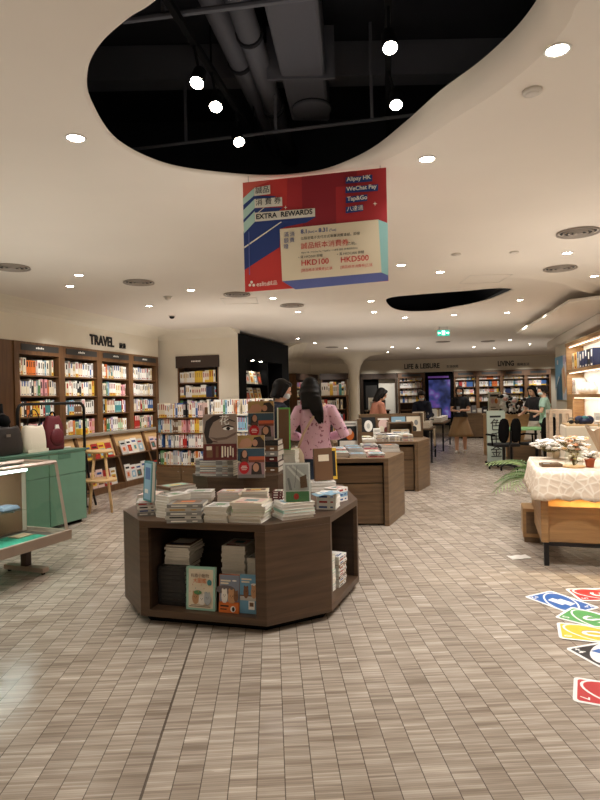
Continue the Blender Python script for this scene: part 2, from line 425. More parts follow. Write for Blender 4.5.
# ---------------------------------------------------------------- plant in the big opening: ducts, rails
t = thing('ventilation_duct', 'thick round dark duct crossing the big opening, nearer the right', 'duct', (0,0,0))
def alongz(x, y, z): return lev(x, y, z)
a, b2 = alongz(238, 0, 3.6), alongz(288, 150, 3.6)
dd = (b2 - a).normalized()
MB(M_duct).tube([a - dd*.4, b2 + dd*.5], .07, n=16).build('pipe', t, smooth=True)
for k in (.15, .6): MB(M_void).tube([lerp(a,b2,k), lerp(a,b2,k) + dd*.03], .082, n=16).build('coupling', t)
t = thing('ventilation_duct', 'thick round dark duct crossing the big opening, nearer the left', 'duct', (0,0,0))
a, b2 = alongz(212, 0, 3.65), alongz(280, 150, 3.65)
dd = (b2 - a).normalized()
MB(M_duct).tube([a - dd*.4, b2 + dd*.5], .07, n=16).build('pipe', t, smooth=True)
for k in (.3, .75): MB(M_void).tube([lerp(a,b2,k), lerp(a,b2,k) + dd*.03], .082, n=16).build('coupling', t)
t = thing('air_duct', 'boxy grey air duct with a round diffuser in the big opening', 'duct', (0,0,0))
c = [alongz(262, 0, 3.5), alongz(318, 0, 3.5), alongz(330, 122, 3.5), alongz(292, 122, 3.5)]
MB(M_duct).prism([(v.x, v.y) for v in c], 3.5, 3.8).build('duct_box', t, bevel=.02)
cc = alongz(312, 108, 3.5)
m = MB(M_void)
for r in (.13, .095, .06, .03): m.lathe([(r, 3.5 - .03 + (.13-r)*.1), (r + .012, 3.49), (r - .012, 3.49)], M_duct, 24, (cc.x, cc.y, 0))
m.lathe([(.14, 3.5), (.14, 3.49)], M_void, 24, (cc.x, cc.y, 0)); m.build('diffuser', t, smooth=True)
m = MB(M_duct)
c0 = alongz(272, 78, 3.5); c1 = alongz(330, 78, 3.5); m.bx(min(c0.x,c1.x)-.03, max(c0.x,c1.x)+.03, c0.y - .01, c0.y + .015, 3.485, 3.82); m.build('flange', t)
t = thing('cable_tray', 'thin conduit crossing the big opening near its far edge', 'conduit', (0,0,0))
a, b2 = alongz(130, 150, 3.3), alongz(440, 112, 3.3); MB(M_duct).tube([a, b2], .012).build('conduit_pipe', t)
for k in (.2, .5, .8):
    v = lerp(a, b2, k); MB(M_duct).bx(v.x - .01, v.x + .01, v.y - .01, v.y + .01, 3.31, 3.95).build('hanger', t)
t = thing('cable_tray', 'thin conduit crossing the big opening close to the viewer', 'conduit', (0,0,0))
a, b2 = alongz(150, 18, 3.4), alongz(290, 0, 3.4); MB(M_duct).tube([a + (a-b2)*.2, b2 + (b2-a)*1.2], .016).build('conduit_pipe', t)
for k in (.1, .9):
    v = lerp(a, b2, k); MB(M_duct).bx(v.x - .01, v.x + .01, v.y - .01, v.y + .01, 3.41, 3.95).build('hanger', t)
t = thing('ceiling_beam', 'dark beam under the plenum slab of the big opening', 'beam', (0,0,0))
MB(M_duct).bx(-2.15, 1.95, 4.2, 4.35, 3.7, 3.94).build('beam', t)
def track(name, lab, p0, p1, z, heads, dirn):
    t = thing(name, lab, 'lighting track', (0,0,0))
    a, b2 = alongz(*p0, z), alongz(*p1, z); d = (b2-a).normalized(); a = a - d*.5; s = d.cross(Vector((0,0,1)))*.017
    MB(M_black).ext([a - s, a + s, a + s + Vector((0,0,.03)), a - s + Vector((0,0,.03))], b2 - a).build('rail', t)
    for k in (.1, .5, .9):
        v = lerp(a, b2, k); MB(M_black).tube([v + Vector((0,0,.03)), (v.x, v.y, 3.95)], .006, n=6).build('suspension_rod', t)
    for (hx, hy, lab2, aim, pw) in heads:
        h = at(hx, hy, 1); h = Vector((h.x, 1, h.z)); 
        zz = z - .2; Y = (zz - EYE) / (h.z - EYE); P = Vector((h.x * Y, Y, zz))
        k = max(0, min(1, (P - a).dot(d) / (b2-a).length)); R0 = lerp(a, b2, k)
        sp = thing('track_spotlight', lab2, 'spotlight', P, 0, 'track spotlights in the big opening')
        aimv = (Vector(aim) - P).normalized(); q = aimv.to_track_quat('Z', 'Y').to_matrix().to_4x4()
        m = MB(M_black); m.cur = q; m.lathe([(.022, -.12), (.036, -.1), (.04, 0), (.036, .004)], M_black, 18); m.build('lamp_head', sp, smooth=True)
        m = MB(M_lens); m.cur = q; m.lathe([(.036, .003), (.03, .008), (.001, .009)], M_lens, 18); m.build('lens', sp)
        MB(M_black).tube([Vector((0,0,0)) - aimv*.08, R0 - P], .008, n=6).build('stem', sp)
        L = bpy.data.lights.new('spot', 'SPOT'); L.energy = pw; L.spot_size = 1.3; L.spot_blend = .7; L.shadow_soft_size = .035; L.color = LCOL
        lo = bpy.data.objects.new('spot_lamp', L); COL.objects.link(lo); lo.location = P + aimv*.03
        lo.rotation_euler = aimv.to_track_quat('-Z', 'Y').to_euler()
track('lighting_track', 'black lighting track slanting across left part of the big opening', (165,0), (262,152), 3.35,
      [(197,83,'glowing track spotlight, nearest on the left track', (-.9,1.2,0), 14), (216,107,'glowing track spotlight, middle of the left track', (-.5,1.4,0), 14), (239,142,'dim track spotlight at the far end of the left track', (.6,2.0,.0), 10)], None)
track('lighting_track', 'black lighting track along right part of the big opening', (388,0), (388,168), 3.35,
      [(390,48,'glowing track spotlight, nearer one on the right track', (.5,1.4,0), 14), (396,105,'glowing track spotlight, far one on the right track', (.4,1.8,0), 24)], None)
t = thing('ventilation_duct', 'ribbed grey duct inside the small far opening', 'duct', (0,0,0))
for k in range(3):
    MB(M_duct).tube([(1.3, 8.9 + k*.22, 3.15), (2.3, 9.0 + k*.22, 3.2)], .09, n=12).build('pipe', t, smooth=True)
sp = thing('track_spotlight', 'small glowing spotlight inside the small far opening', 'spotlight', (2.33, 9.2, 3.25))
MB(M_black).lathe([(.03, .12), (.045, .1), (.045, 0)], n=14).build('lamp_head', sp); MB(M_lens).lathe([(.04, .001), (.001, -.002)], n=14).build('lens', sp)
MB(M_black).tube([(0,0,.1), (0,0,.44)], .008, n=6).build('stem', sp)

# ---------------------------------------------------------------- downlights, vents, detectors
dl = [(557,50),(427,159),(76,138),(79,275),(70,286),(191,290),(149,306),(273,298),(298,312),(401,265),(440,272),(567,253),(594,276),(371,301),(374,312),(405,317.5),(454,315),(520,300),(507,312.5),(510,340),(315,343),(392,347),(388,352),(418,348),(474,347),(494,348),(530,344),(298,338.5),(295,344),(346,348)]
pos = sorted([(lev(x, y, CZ), x) for x, y in dl], key=lambda a: a[0].y)
cnt = {'left': 0, 'right': 0}; proto = None
def lamp(P, pw, size=2.0, col=None):
    L = bpy.data.lights.new('spot', 'SPOT'); L.energy = pw; L.spot_size = size; L.spot_blend = .75; L.shadow_soft_size = .05; L.color = col or LCOL
    lo = bpy.data.objects.new('spot_lamp', L); COL.objects.link(lo); lo.location = P
for P, x in pos:
    side = 'left' if x < 300 else 'right'; cnt[side] += 1
    lab = 'glowing round recessed downlight, %s nearest of those in the %s half' % (ORD[cnt[side]], side)
    if not proto:
        proto = thing('recessed_downlight', lab, 'ceiling light', P, 0, 'recessed downlights in the ceiling')
        MB(M_white).lathe([(.05, .0), (.054, -.004), (.046, -.006), (.042, -.001)], n=24, cap=False).build('trim_ring', proto, smooth=True)
        MB(M_lens).lathe([(.043, -.003), (.001, -.004)], n=24).build('lens', proto)
    else: copytree(proto, P, 0, lab)
    lamp(P - Vector((0,0,.012)), 14 if P.y < 3.4 else DL_W if P.y < 14 else DL_W * 1.1)
for P in EXTRA: lamp(Vector((P[0], P[1], CZ - .02)), P[2])  # added fill spots, not part of the modelled downlights
for x, y, tx, ty, tz, pw in AIMED_FILL:  # added fill for the bookcases, unseen sources at ceiling height
    L = bpy.data.lights.new('spot', 'SPOT'); L.energy = pw; L.spot_size = 1.05; L.spot_blend = .8; L.shadow_soft_size = .04; L.color = (1, .96, .9)
    lo = bpy.data.objects.new('spot_lamp', L); COL.objects.link(lo); lo.location = (x, y, CZ - .03); lo.rotation_euler = (Vector((tx, ty, tz)) - lo.location).to_track_quat('-Z', 'Y').to_euler()
vproto = None
for x, y, lab in ((12,267,'round ceiling air vent at the far left edge'),(139,282,'round ceiling air vent above the travel bookcase'),(237,294,'round ceiling air vent left of the hanging banner bottom'),(292,305,'round ceiling air vent below the hanging banner'),(578,232,'large round ceiling air vent at far right, nearer one'),(560,268,'round ceiling air vent at right behind a bright downlight'),(443,341.5,'slim ceiling air vent near the far exit sign'),(332,347,'ceiling air vent near the white pillar'),(488,341,'ceiling air vent right of the far exit sign')):
    P = lev(x, y, CZ)
    if not vproto:
        vproto = thing('air_vent', lab, 'vent', P, 0, 'round ceiling air vents')
        MB(mat('vent_shadow', (52, 46, 40), .8)).lathe([(.15, -.002), (.001, -.003)], n=28).build('vent_throat', vproto)
        for k, r in enumerate((.175, .125, .078, .035)):
            MB(mat('vent_grey', (150, 138, 124), .6)).lathe([(r, -.002), (r + .006, -.016), (r - .004, -.018), (r - .012, -.008)], n=28, cap=False).build('vent_ring', vproto, smooth=True)
    else: copytree(vproto, P, 0, lab)
M_det = mat('detector_plastic', (206, 196, 182), .5)
for x, y, lab, m_, r in ((532,91,'small round sprinkler cover plate right of the big opening', M_det, .04), (168,296.5,'smoke detector on the ceiling left of the banner', M_det, .055), (172,315.5,'small black dome camera over the niche wall', M_black, .055), (456,254,'small sprinkler cover on the ceiling near the small opening', M_det, .04), (514,252,'small sprinkler cover plate left of the round vents', M_det, .04)):
    P = lev(x, y, CZ)
    t = thing('smoke_detector' if m_ is M_det else 'dome_camera', lab, 'ceiling fitting', P)
    MB(M_det).lathe([(r*1.1, 0), (r*1.1, -.012), (r*.7, -.016)], n=20).build('base_plate', t, smooth=True)
    MB(m_).lathe([(r*.8, -.012), (r*.75, -.035), (r*.5, -.05), (.002, -.058)] if m_ is M_black or x == 168 else [(r*.8, -.012), (r*.7, -.02), (.002, -.021)], n=20).build('dome' , t, smooth=True)
for x, y, lab in ((240,301,'thin square access hatch outline in the ceiling left of the banner'), (485,279,'small rectangular grille panel in the ceiling above the right bulkhead')):
    P = lev(x, y, CZ); m = MB(M_det)
    for (a0, a1, b0, b1) in ((-.25,.25,-.25,-.24),(-.25,.25,.24,.25),(-.25,-.24,-.25,.25),(.24,.25,-.25,.25)): m.bx(a0, a1, b0, b1, -.004, .0)
    struct(m.build('access_hatch', loc=P), lab, 'hatch')
# exit sign
P = at(443.5, 333, 12.2)
t = thing('exit_sign', 'small green illuminated exit sign hanging from the ceiling', 'sign', P)
ge = mat('exit_green', (20, 150, 125), .5, emit=1.3)
MB(mat('exit_housing', (160, 170, 165), .4)).bx(-.13, .13, .006, .03, -.065, .065).build('housing', t, bevel=.004)
MB(ge).bx(-.122, .122, 0, .0055, -.057, .057).build('green_face', t)
we = mat('exit_white', (240, 255, 250), .5, emit=1.6)
m = MB(we)
for (x0, x1, z0, z1) in ((-.1, -.06, -.012, .012), (.06, .1, -.012, .012), (-.03, -.018, -.04, .04), (-.03, .03, .03, .04), (.018, .03, -.04, .04)): m.bx(x0, x1, -.002, 0, z0, z1)
m.ext([(-.115, -.002, 0), (-.095, -.002, .028), (-.095, -.002, -.028)], (0, .002, 0)); m.ext([(.115, -.002, 0), (.095, -.002, -.028), (.095, -.002, .028)], (0, .002, 0))
m.ell((0, -.001, .012), (.009, .002, .009)); m.bx(-.006, .006, -.002, 0, -.04, .004); m.build('running_symbol', t)
for sx in (-.08, .08): MB(M_steel).tube([(sx, .018, .065), (sx, .018, CZ - P.z)], .004, n=6).build('hanger_rod', t)
# ---------------------------------------------------------------- books
PAL = {'white': (238,235,228), 'cream': (230,219,196), 'pale grey': (196,194,188), 'grey': (140,140,138), 'black': (34,34,36), 'red': (176,44,38), 'orange': (214,112,44), 'yellow': (226,186,64), 'green': (84,136,86), 'pale green': (178,200,164), 'teal': (66,136,140), 'blue': (58,98,160), 'pale blue': (142,182,206), 'navy': (36,48,84), 'pink': (222,160,164), 'lilac': (160,140,184), 'brown': (112,82,58), 'maroon': (96,34,36), 'mint': (160,206,190), 'rose': (226,196,188)}
def pm(c): return mat('cover_' + c.replace(' ', '_'), PAL[c], .38)
INKS = [M_ink, mat('red_ink', (170, 40, 36), .6), mat('blue_ink', (50, 80, 140), .6), mat('gold_ink', (190, 150, 70), .6)]
BM = {}
def shelfmesh(c, st):          # spine-out book, unit size, spine on y=0
    if (c, st) in BM: return BM[(c, st)]
    m = MB(pm(c)); r = random.Random(hash((len(c), st)) & 255)
    m.bx(0, .1, 0, 1, 0, 1); m.bx(.9, 1, 0, 1, 0, 1); m.bx(.1, .9, 0, .06, 0, 1)
    m.bx(.1, .9, .06, .97, .02, .98, M_page)
    ink = INKS[st % 4] if PAL[c][0] + PAL[c][1] > 300 else M_white
    z0 = .45 + .1 * (st % 3)
    m.bx(.3, .7, -.006, 0, z0, z0 + .38, ink)
    m.bx(.25, .75, -.006, 0, .08, .08 + .05 * (1 + st % 2), ink)
    if st == 1: m.bx(.0, 1, -.004, 0, .0, .22, pm(['red', 'yellow', 'blue', 'teal'][st % 4]))
    BM[(c, st)] = m.mesh('book'); return BM[(c, st)]
def flatmesh(c, st, spine):    # lying book, unit size, near edge on y=0
    k = (c, st, spine)
    if k in BM: return BM[k]
    m = MB(pm(c)); e = .09
    m.bx(0, 1, 0, 1, 0, e); m.bx(0, 1, 0, 1, 1 - e, 1)
    if spine:
        m.bx(0, 1, 0, .03, e, 1 - e); m.bx(.01, .99, .03, .985, e, 1 - e, M_pagew)
        ink = INKS[st % 4] if PAL[c][0] + PAL[c][1] > 300 else M_plate if c == 'black' else M_white
        m.bx(.12, .55, -.004, 0, .3, .68, ink); m.bx(.72, .86, -.004, 0, .35, .62, ink)
    else:
        m.bx(0, .03, 0, 1, e, 1 - e); m.bx(.03, .985, .012, .985, e, 1 - e, M_pagew)
    # printed cover
    a = pm(['pale blue', 'rose', 'cream', 'pale grey', 'white', 'mint', 'brown'][(st * 3 + len(c)) % 7]); z = 1.004
    m.bx(.12, .88, .3, .85, 1, z, a); ink = INKS[st % 4]
    m.bx(.12, .7, .1, .17, 1, z, ink); m.bx(.12, .5, .2, .24, 1, z, ink)
    m.bx(.3, .7, .42, .7, z, z + .004, pm(['yellow', 'teal', 'white', 'orange', 'green'][st % 5]))
    BM[k] = m.mesh('book'); return BM[k]
def book(me, label, loc, sc, rz, group=None, tilt=0):
    o = link('book', me); o.location = loc; o.scale = sc; o.rotation_euler = (0, tilt, rz)
    tag(o, label, 'book', group); return o
MIX = ['white'] * 10 + ['cream'] * 5 + ['pale grey'] * 2 + ['pale blue', 'blue', 'red', 'yellow', 'green', 'black', 'pink', 'teal', 'orange', 'navy', 'rose', 'brown']
MIXW = ['white'] * 12 + ['cream'] * 6 + ['pale grey'] * 2 + ['rose', 'yellow', 'blue', 'black']
MIXC = ['white'] * 5 + ['cream'] * 3 + ['red', 'orange', 'yellow', 'green', 'blue', 'lilac', 'pink', 'teal', 'navy', 'pale blue', 'pale green', 'black']
def row(org, rz, x0, x1, y, z, hmin, hmax, desc, mix, grp, tmin=.02, tmax=.055, dep=.17, gap=.0, far=None):
    M = Matrix.Translation(org) @ Matrix.Rotation(rz, 4, 'Z'); x = x0; n = 0; run = None
    while True:
        t = RN.uniform(tmin, tmax)
        if x + t > x1: break
        if run and RN.random() < .35: c, h, st = run
        else: c = RN.choice(mix); h = RN.uniform(hmin, hmax); st = RN.randrange(6); run = (c, h, st)
        n += 1; yy = y + RN.uniform(0, .012)
        if far is None:
            p = M @ Vector((x, yy, z))
            book(shelfmesh(c, st), '%s-spined book, %s from left, %s' % (c, ORD[min(n, 30)], desc), p, (t - .0015, dep, h), rz, grp)
        else:
            far.cur = M
            far.bx(x, x + t - .002, yy, yy + dep, z, z + h, pm(c))
            if PAL[c][0] + PAL[c][1] > 300: far.bx(x + t*.3, x + t*.7, yy - .002, yy, z + h*.45, z + h*(.7 + .04*st), INKS[st % 4])
            if st == 1: far.bx(x, x + t - .002, yy - .002, yy, z, z + h*.2, pm(['red', 'yellow', 'blue', 'teal'][st % 4]))
            far.cur = Matrix.Identity(4)
        x += t
        if RN.random() < gap: x += RN.uniform(.02, .06)
FAR = MB(pm('white'))
def stack(desc, a, b, n, t, d, cols, grp, spine=False, jit=.006, back=False, z=None, fan=0, wd=None):
    """a, b: near-left and near-right bottom corners in the world"""
    a = Vector(a); b = Vector(b); dv = b - a; w = wd or Vector((dv.x, dv.y)).length; rz = math.atan2(dv.y, dv.x)
    z = a.z if z is None else z; zz = z; u = Vector((math.cos(rz), math.sin(rz), 0)); v = Vector((-u.y, u.x, 0))
    for i in range(n):
        c = cols[i % len(cols)] if isinstance(cols, list) else cols
        k = n - i
        r2 = rz + RN.uniform(-jit, jit) * 5
        p = a + u * (RN.uniform(-jit, jit) + fan * i) + v * RN.uniform(0, jit)
        lab = '%s book, %s, %s' % (c, 'topmost' if k == 1 else ORD[k] + ' from top', re.sub(r'^the ', '', desc))
        book(flatmesh(c, RN.randrange(7), spine), lab, (p.x, p.y, zz), (w, d, t - .0008), r2, grp)
        zz += t
    return zz
def panel_art(name, parent, w, h, t, layers, y0=0, base=None, M=None):
    """upright cover: a board w x h with printed polygons; local x 0..w, z 0..h, face on y=0"""
    m = MB(base or M_white)
    if M: m.cur = M
    m.bx(0, w, y0, y0 + t, 0, h)
    for i, (pts, mt_) in enumerate(layers):
        e = .0006 * (i + 1)
        m.ext([(x * w, y0 - e, z * h) for x, z in pts], (0, .0006, 0), mt_)
    return m.build(name, parent)
def R4(x0, x1, z0, z1): return [(x0, z0), (x1, z0), (x1, z1), (x0, z1)]
def EL(cx, cz, rx, rz, n=20, a0=0, a1=2*PI): return [(cx + rx*math.cos(a0+(a1-a0)*i/n), cz + rz*math.sin(a0+(a1-a0)*i/n)) for i in range(n)]

# ---------------------------------------------------------------- front octagonal book table
TA = Vector((-1.069, 3.921, 0)); TR = math.atan2(-.27, .963)
TM = Matrix.Translation(TA) @ Matrix.Rotation(TR, 4, 'Z')
TZ = .675
OCT = [(0, 0), (.869, 0), (1.203, .337), (1.262, 1.02), (1.0, 1.75), (.62, 2.0), (-.02, 2.0), (-.36, 1.65), (-.36, .8), (-.315, .316)]
def inset(poly, d):
    out = []; n = len(poly)
    for i in range(n):
        p0, p1, p2 = Vector(poly[i-1]), Vector(poly[i]), Vector(poly[(i+1) % n])
        e1 = (p1-p0).normalized(); e2 = (p2-p1).normalized(); n1 = Vector((-e1.y, e1.x)); n2 = Vector((-e2.y, e2.x))
        bis = (n1 + n2).normalized(); out.append(tuple(p1 + bis * (d / max(.3, bis.dot(n1)))))
    return out
t = thing('book_table', 'dark walnut octagonal book table with open cubbies in the foreground', 'table', TA, TR)
MB(M_dwood).prism(OCT, TZ - .045, TZ).build('tabletop', t, bevel=.002)
MB(M_dwood).prism(OCT, .05, .095).build('bottom_panel', t, bevel=.002)
MB(M_black).prism(inset(OCT, .07), 0, .05).build('plinth', t)
def side(i, name, mt_=None, x0=0, x1=None):
    p, q_ = Vector(OCT[i]), Vector(OCT[(i+1) % len(OCT)]); e = (q_-p).normalized(); nn = Vector((-e.y, e.x)); L = (q_-p).length
    x1 = L if x1 is None else x1
    a, b_ = p + e*x0, p + e*x1
    MB(mt_ or M_dwood).prism([a, b_, b_ + nn*.03, a + nn*.03], .095, TZ - .045).build(name, t, bevel=.0015)
side(1, 'side_panel'); side(9, 'side_panel'); side(0, 'stile', x0=0, x1=.065); side(0, 'stile', x0=.8, x1=.869)
side(2, 'stile', x0=0, x1=.03); side(2, 'stile', x0=.655, x1=.685)
for i in (3, 4, 5, 6, 7, 8): side(i, 'side_panel')
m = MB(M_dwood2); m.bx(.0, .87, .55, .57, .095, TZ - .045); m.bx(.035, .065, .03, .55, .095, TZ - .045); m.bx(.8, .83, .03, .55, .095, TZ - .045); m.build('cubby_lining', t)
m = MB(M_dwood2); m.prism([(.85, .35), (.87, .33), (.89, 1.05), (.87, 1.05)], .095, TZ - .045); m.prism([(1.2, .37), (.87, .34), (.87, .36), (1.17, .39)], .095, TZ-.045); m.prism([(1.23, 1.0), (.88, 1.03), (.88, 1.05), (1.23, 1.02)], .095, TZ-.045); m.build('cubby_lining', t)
def T(u, v, z=TZ): return TM @ Vector((u, v, z))
RZT = TZ + .145
RC = Vector((-.53, 5.2, 0))
t = thing('display_plinth', 'low dark walnut plinth standing on the octagonal book table', 'plinth', (RC.x, RC.y, TZ), TR)
op = [(.42*math.cos(PI/8 + k*PI/4), .36*math.sin(PI/8 + k*PI/4)) for k in range(8)]
MB(M_dwood).prism(op, .11, .145).build('top_board', t, bevel=.002); MB(M_dwood).prism(inset(op, .004), 0, .11).build('body', t)
GS = 'books stacked on the octagonal table'
def ST(desc, x0, y0, x1, y1, n, tt, d, cols, spine=False, jit=.006, fan=0, z=TZ, wd=None):
    return stack(desc, lev(x0, y0, z), lev(x1, y1, z), n, tt, d, cols, GS, spine, jit, fan=fan, z=z, wd=wd)
zS1 = ST('the grey stack at the left corner of the front table', 137, 516.5, 156, 515.5, 4, .023, .2, ['grey', 'pale grey', 'white', 'pale grey'], True)
ST('the stack behind the upright blue book', 137, 507, 155, 507, 4, .022, .2, ['grey', 'pale blue', 'pale grey', 'rose'])
ST('the tall white stack right of the blue book', 155.5, 517, 174, 520, 8, .0185, .19, 'white', jit=.005, wd=.14)
ST('the front grey magazine stack left of centre', 166, 523.5, 202, 523, 5, .024, .19, ['grey', 'pale grey'], True)
ST('the grey stack at rear left of the front table', 170, 500, 197, 496, 4, .024, .2, ['pale grey', 'grey', 'pale grey', 'brown'])
ST('the white stack between the two grey stacks and the plinth', 183, 503.5, 214, 503, 4, .021, .17, 'white', wd=.215)
ST('the low white stack at front centre', 204, 522.5, 227, 523, 7, .0145, .17, ['white', 'white', 'cream'])
ST('the rose-topped stack behind front centre', 217, 503.5, 239, 503.5, 4, .021, .17, ['cream', 'rose', 'cream', 'rose'])
ST('the fanned pale stack at front centre right', 229, 522.5, 262, 523.5, 6, .021, .2, ['white', 'cream', 'white', 'pale green'], jit=.012, fan=.003)
ST('the cream and red stack behind the fanned stack', 242, 506, 268, 505.5, 5, .021, .16, ['cream', 'cream', 'rose'], jit=.004)
ST('the small dark red stack left of the wrapped book', 272.5, 501, 283, 501, 4, .018, .12, 'maroon', True)
zW = ST('the white stack under the plastic-wrapped book', 283, 520.5, 315, 517, 5, .0205, .17, ['white', 'white', 'mint', 'white', 'white'], jit=.004)
ST('the white stack near the right edge of the front table', 317, 509.5, 336, 510, 3, .036, .17, 'white', True, jit=.004)
ST('the white and blue stack at front table right edge', 337.5, 503, 348, 500, 3, .034, .12, ['white', 'pale blue', 'white'], True, jit=.004)
zK = ST('the stack under the leaning kraft books', 310, 492, 336, 491, 3, .025, .2, 'white')
def standing(label, P, w, h, th, rz, lean, layers, cover, group=None, pages=M_pagew):
    """upright book leaning back; parts: cover board with print, page block"""
    o = thing('book', label, 'book', P, rz, group); M = Matrix.Rotation(-lean, 4, 'X')
    panel_art('front_cover', o, w, h, .004, layers, 0, cover, M)
    m = MB(pages); m.cur = M; m.bx(.003, w - .004, .0042, th - .0042, .004, h - .004); m.build('page_block', o)
    m = MB(cover); m.cur = M; m.bx(0, w, th - .004, th, 0, h); m.bx(-.003, .002, 0, th, 0, h); m.build('back_cover', o)
    return o
# upright blue book, left
standing('blue upright book standing on the grey stack at the table corner', lev(141.5, 503.5, zS1) + Vector((-.02, .12, .004)), .14, .27, .03, -.95, .06, [(R4(.1,.9,.05,.95), pm('pale blue')), (R4(.2,.8,.55,.85), pm('blue')), (R4(.2,.6,.2,.3), M_white)], pm('teal'))
# plastic-wrapped book
wl = [(R4(.06,.94,.28,.96), pm('pale grey')), (R4(.06,.94,0,.26), pm('green')), (EL(.45,.13,.1,.08), pm('red')), ([(.1,.9),(.16,.94),(.85,.4),(.8,.36)], M_white), ([(.3,.9),(.34,.95),(.9,.62),(.88,.57)], M_white), ([(.5,.93),(.52,.93),(.4,.35),(.38,.35)], pm('grey')), ([(.12,.6),(.2,.62),(.3,.3),(.2,.3)], pm('grey')), ([(.6,.62),(.85,.7),(.88,.36),(.62,.34)], pm('brown'))]
o = standing('white and green book in clear plastic wrap standing on white stack', lev(284.5, 503, zW) + Vector((0, .02, .003)), .172, .25, .035, .06, .14, wl, M_white)
m = MB(glass('plastic_wrap', (244, 246, 246))); m.cur = Matrix.Rotation(-.14, 4, 'X'); m.bx(-.006, .178, -.007, -.0065, -.0, .256); m.build('plastic_wrap', o)
# leaning kraft and yellow-black books
P = lev(316, 482, zK)
o = standing('kraft brown upright book leaning on the white stack at right', P + Vector((0, .03, .004)), .16, .27, .03, .35, .08, [(R4(.08,.92,.06,.94), pm('brown')), (R4(.2,.8,.6,.8), pm('cream'))], pm('brown'))
standing('thin yellow and black upright book behind the kraft one', P + Vector((.085, .09, .004)), .11, .268, .03, .35, .08, [(R4(.0,.25,0,1), pm('yellow')), (R4(.4,.9,.1,.9), M_ink)], pm('yellow'))
# open pale blue magazine on the right stack
P = lev(317, 497, TZ + .109)
o = thing('magazine', 'pale blue open magazine lying over the right white stack', 'magazine', (P.x, P.y, TZ + .1095), .3)
m = MB(pm('pale blue')); m.loft([[(0, y, .002), (.06, y, .012), (.1, y, .004), (.15, y, .016), (.2, y, .006), (.2, y, .003), (.15, y, .013), (.1, y, .001), (.06, y, .009), (0, y, 0)] for y in (0, .13)]); m.build('cover', o, smooth=False)
m = MB(M_white); m.bx(.02, .05, .03, .1, .0115, .0135); m.bx(.13, .16, .02, .05, .0165, .018); m.build('printed_panel', o)
# cubby, front
GC = 'books inside the front cubby'
def cub(desc, u0, u1, v, n, tt, d, cols, z=.096, spine=False, jit=.004):
    a, b_ = T(u0, v, z), T(u1, v, z)
    return stack(desc, a, b_, n, tt, d, cols, GC, spine, jit, z=z)
zb = cub('the black stack inside the front cubby', .072, .27, .10, 9, .0285, .24, 'black', spine=True)
cub('the white stack lying on the black cubby stack', .10, .28, .15, 8, .0165, .22, ['white'] * 7 + ['brown'], z=zb, jit=.008)
cub('the tall white stack at right in the front cubby', .49, .655, .2, 21, .0185, .22, 'white')
cub('the shorter white stack against the right cubby side', .67, .785, .2, 17, .0185, .2, 'white')
P = T(.30, .055, .097)
fur = [mat('fur_tan', (196,150,110), .7), mat('fur_white', (236,232,224), .7), mat('fur_grey', (176,182,186), .7), mat('fur_brown', (132,92,64), .7)]
def critter(cx, cz, r, mt_, k=1.2):
    return [(EL(cx, cz, r, r*k), mt_), (EL(cx - r*.55, cz + r*k*.85, r*.3, r*.35), mt_), (EL(cx + r*.55, cz + r*k*.85, r*.3, r*.35), mt_), (EL(cx - r*.3, cz + r*.25, r*.09, r*.1, 8), M_ink), (EL(cx + r*.3, cz + r*.25, r*.09, r*.1, 8), M_ink), (EL(cx, cz + r*.02, r*.12, r*.08, 8), fur[3])]
lay = [(R4(.07,.93,.05,.95), pm('cream'))] + critter(.32,.28,.12,fur[0]) + critter(.55,.25,.11,fur[1]) + critter(.75,.28,.12,fur[2]) + [(EL(.42,.42,.14,.05), pm('green')), (EL(.83,.66,.08,.07), pm('teal'))]
for k in range(8): lay.append((EL(.15 + .1*k, .44 + .08*((k*5) % 3), .012, .012, 8), pm(['orange','red','teal','yellow'][k % 4])))
lay += [(R4(.14,.88,.1,.115), pm('brown')), (R4(.2,.8,.135,.145), pm('brown'))]
o = standing('teal-bordered cream cover book standing face-out in the front cubby', P, .2, .275, .025, TR, .06, lay, pm('mint'))
text_on('title_lettering', o, '有趣小動物', .026, pm('brown'), .035, -.002, .272*.79, .0005, .01).rotation_euler.x = -.06
text_on('title_lettering', o, '大圖鑑', .032, pm('orange'), .05, -.002, .272*.66, .0005, .01).rotation_euler.x = -.06
P = T(.53, .06, .097)
lay = [(R4(0,1,.28,1), mat('dusk_sky', (132,142,160), .5)), (EL(.75,.85,.12,.02), M_white), (EL(.3,.6,.5,.12), mat('dusk_hill', (104,96,98), .6))] + critter(.25,.42,.16,fur[1]) + critter(.62,.4,.18,fur[0]) + critter(.85,.45,.12,fur[3]) + [(R4(0,1,0,.26), pm('orange')), (R4(.08,.5,.16,.2), M_ink), (R4(.08,.4,.08,.11), M_ink), (EL(.72,.11,.13,.08), M_white), (EL(.74,.11,.07,.06), M_ink), (R4(.1,.6,.84,.88), pm('cream')), (R4(.1,.5,.77,.81), pm('cream'))]
standing('grey and orange animal picture book face-out in the front cubby', P, .135, .235, .02, TR, .06, lay, pm('orange'))
P = T(.668, .065, .097)
lay = [(R4(0,1,0,1), mat('sky_print', (112,164,196), .5)), (EL(.7,.76,.16,.03), M_white), (R4(0,1,.34,.45), pm('pale grey')), (R4(0,1,.45,.48), pm('brown'))] + critter(.3,.55,.13,fur[3]) + critter(.7,.57,.14,fur[0]) + [(R4(.45,.75,.12,.34), pm('white')), (R4(.5,.7,.2,.3), pm('brown')), (R4(.1,.6,.88,.92), pm('cream')), (R4(.1,.5,.81,.85), pm('cream'))]
standing('sky blue animal picture book face-out at right in the front cubby', P, .135, .24, .02, TR, .06, lay, pm('pale blue'))
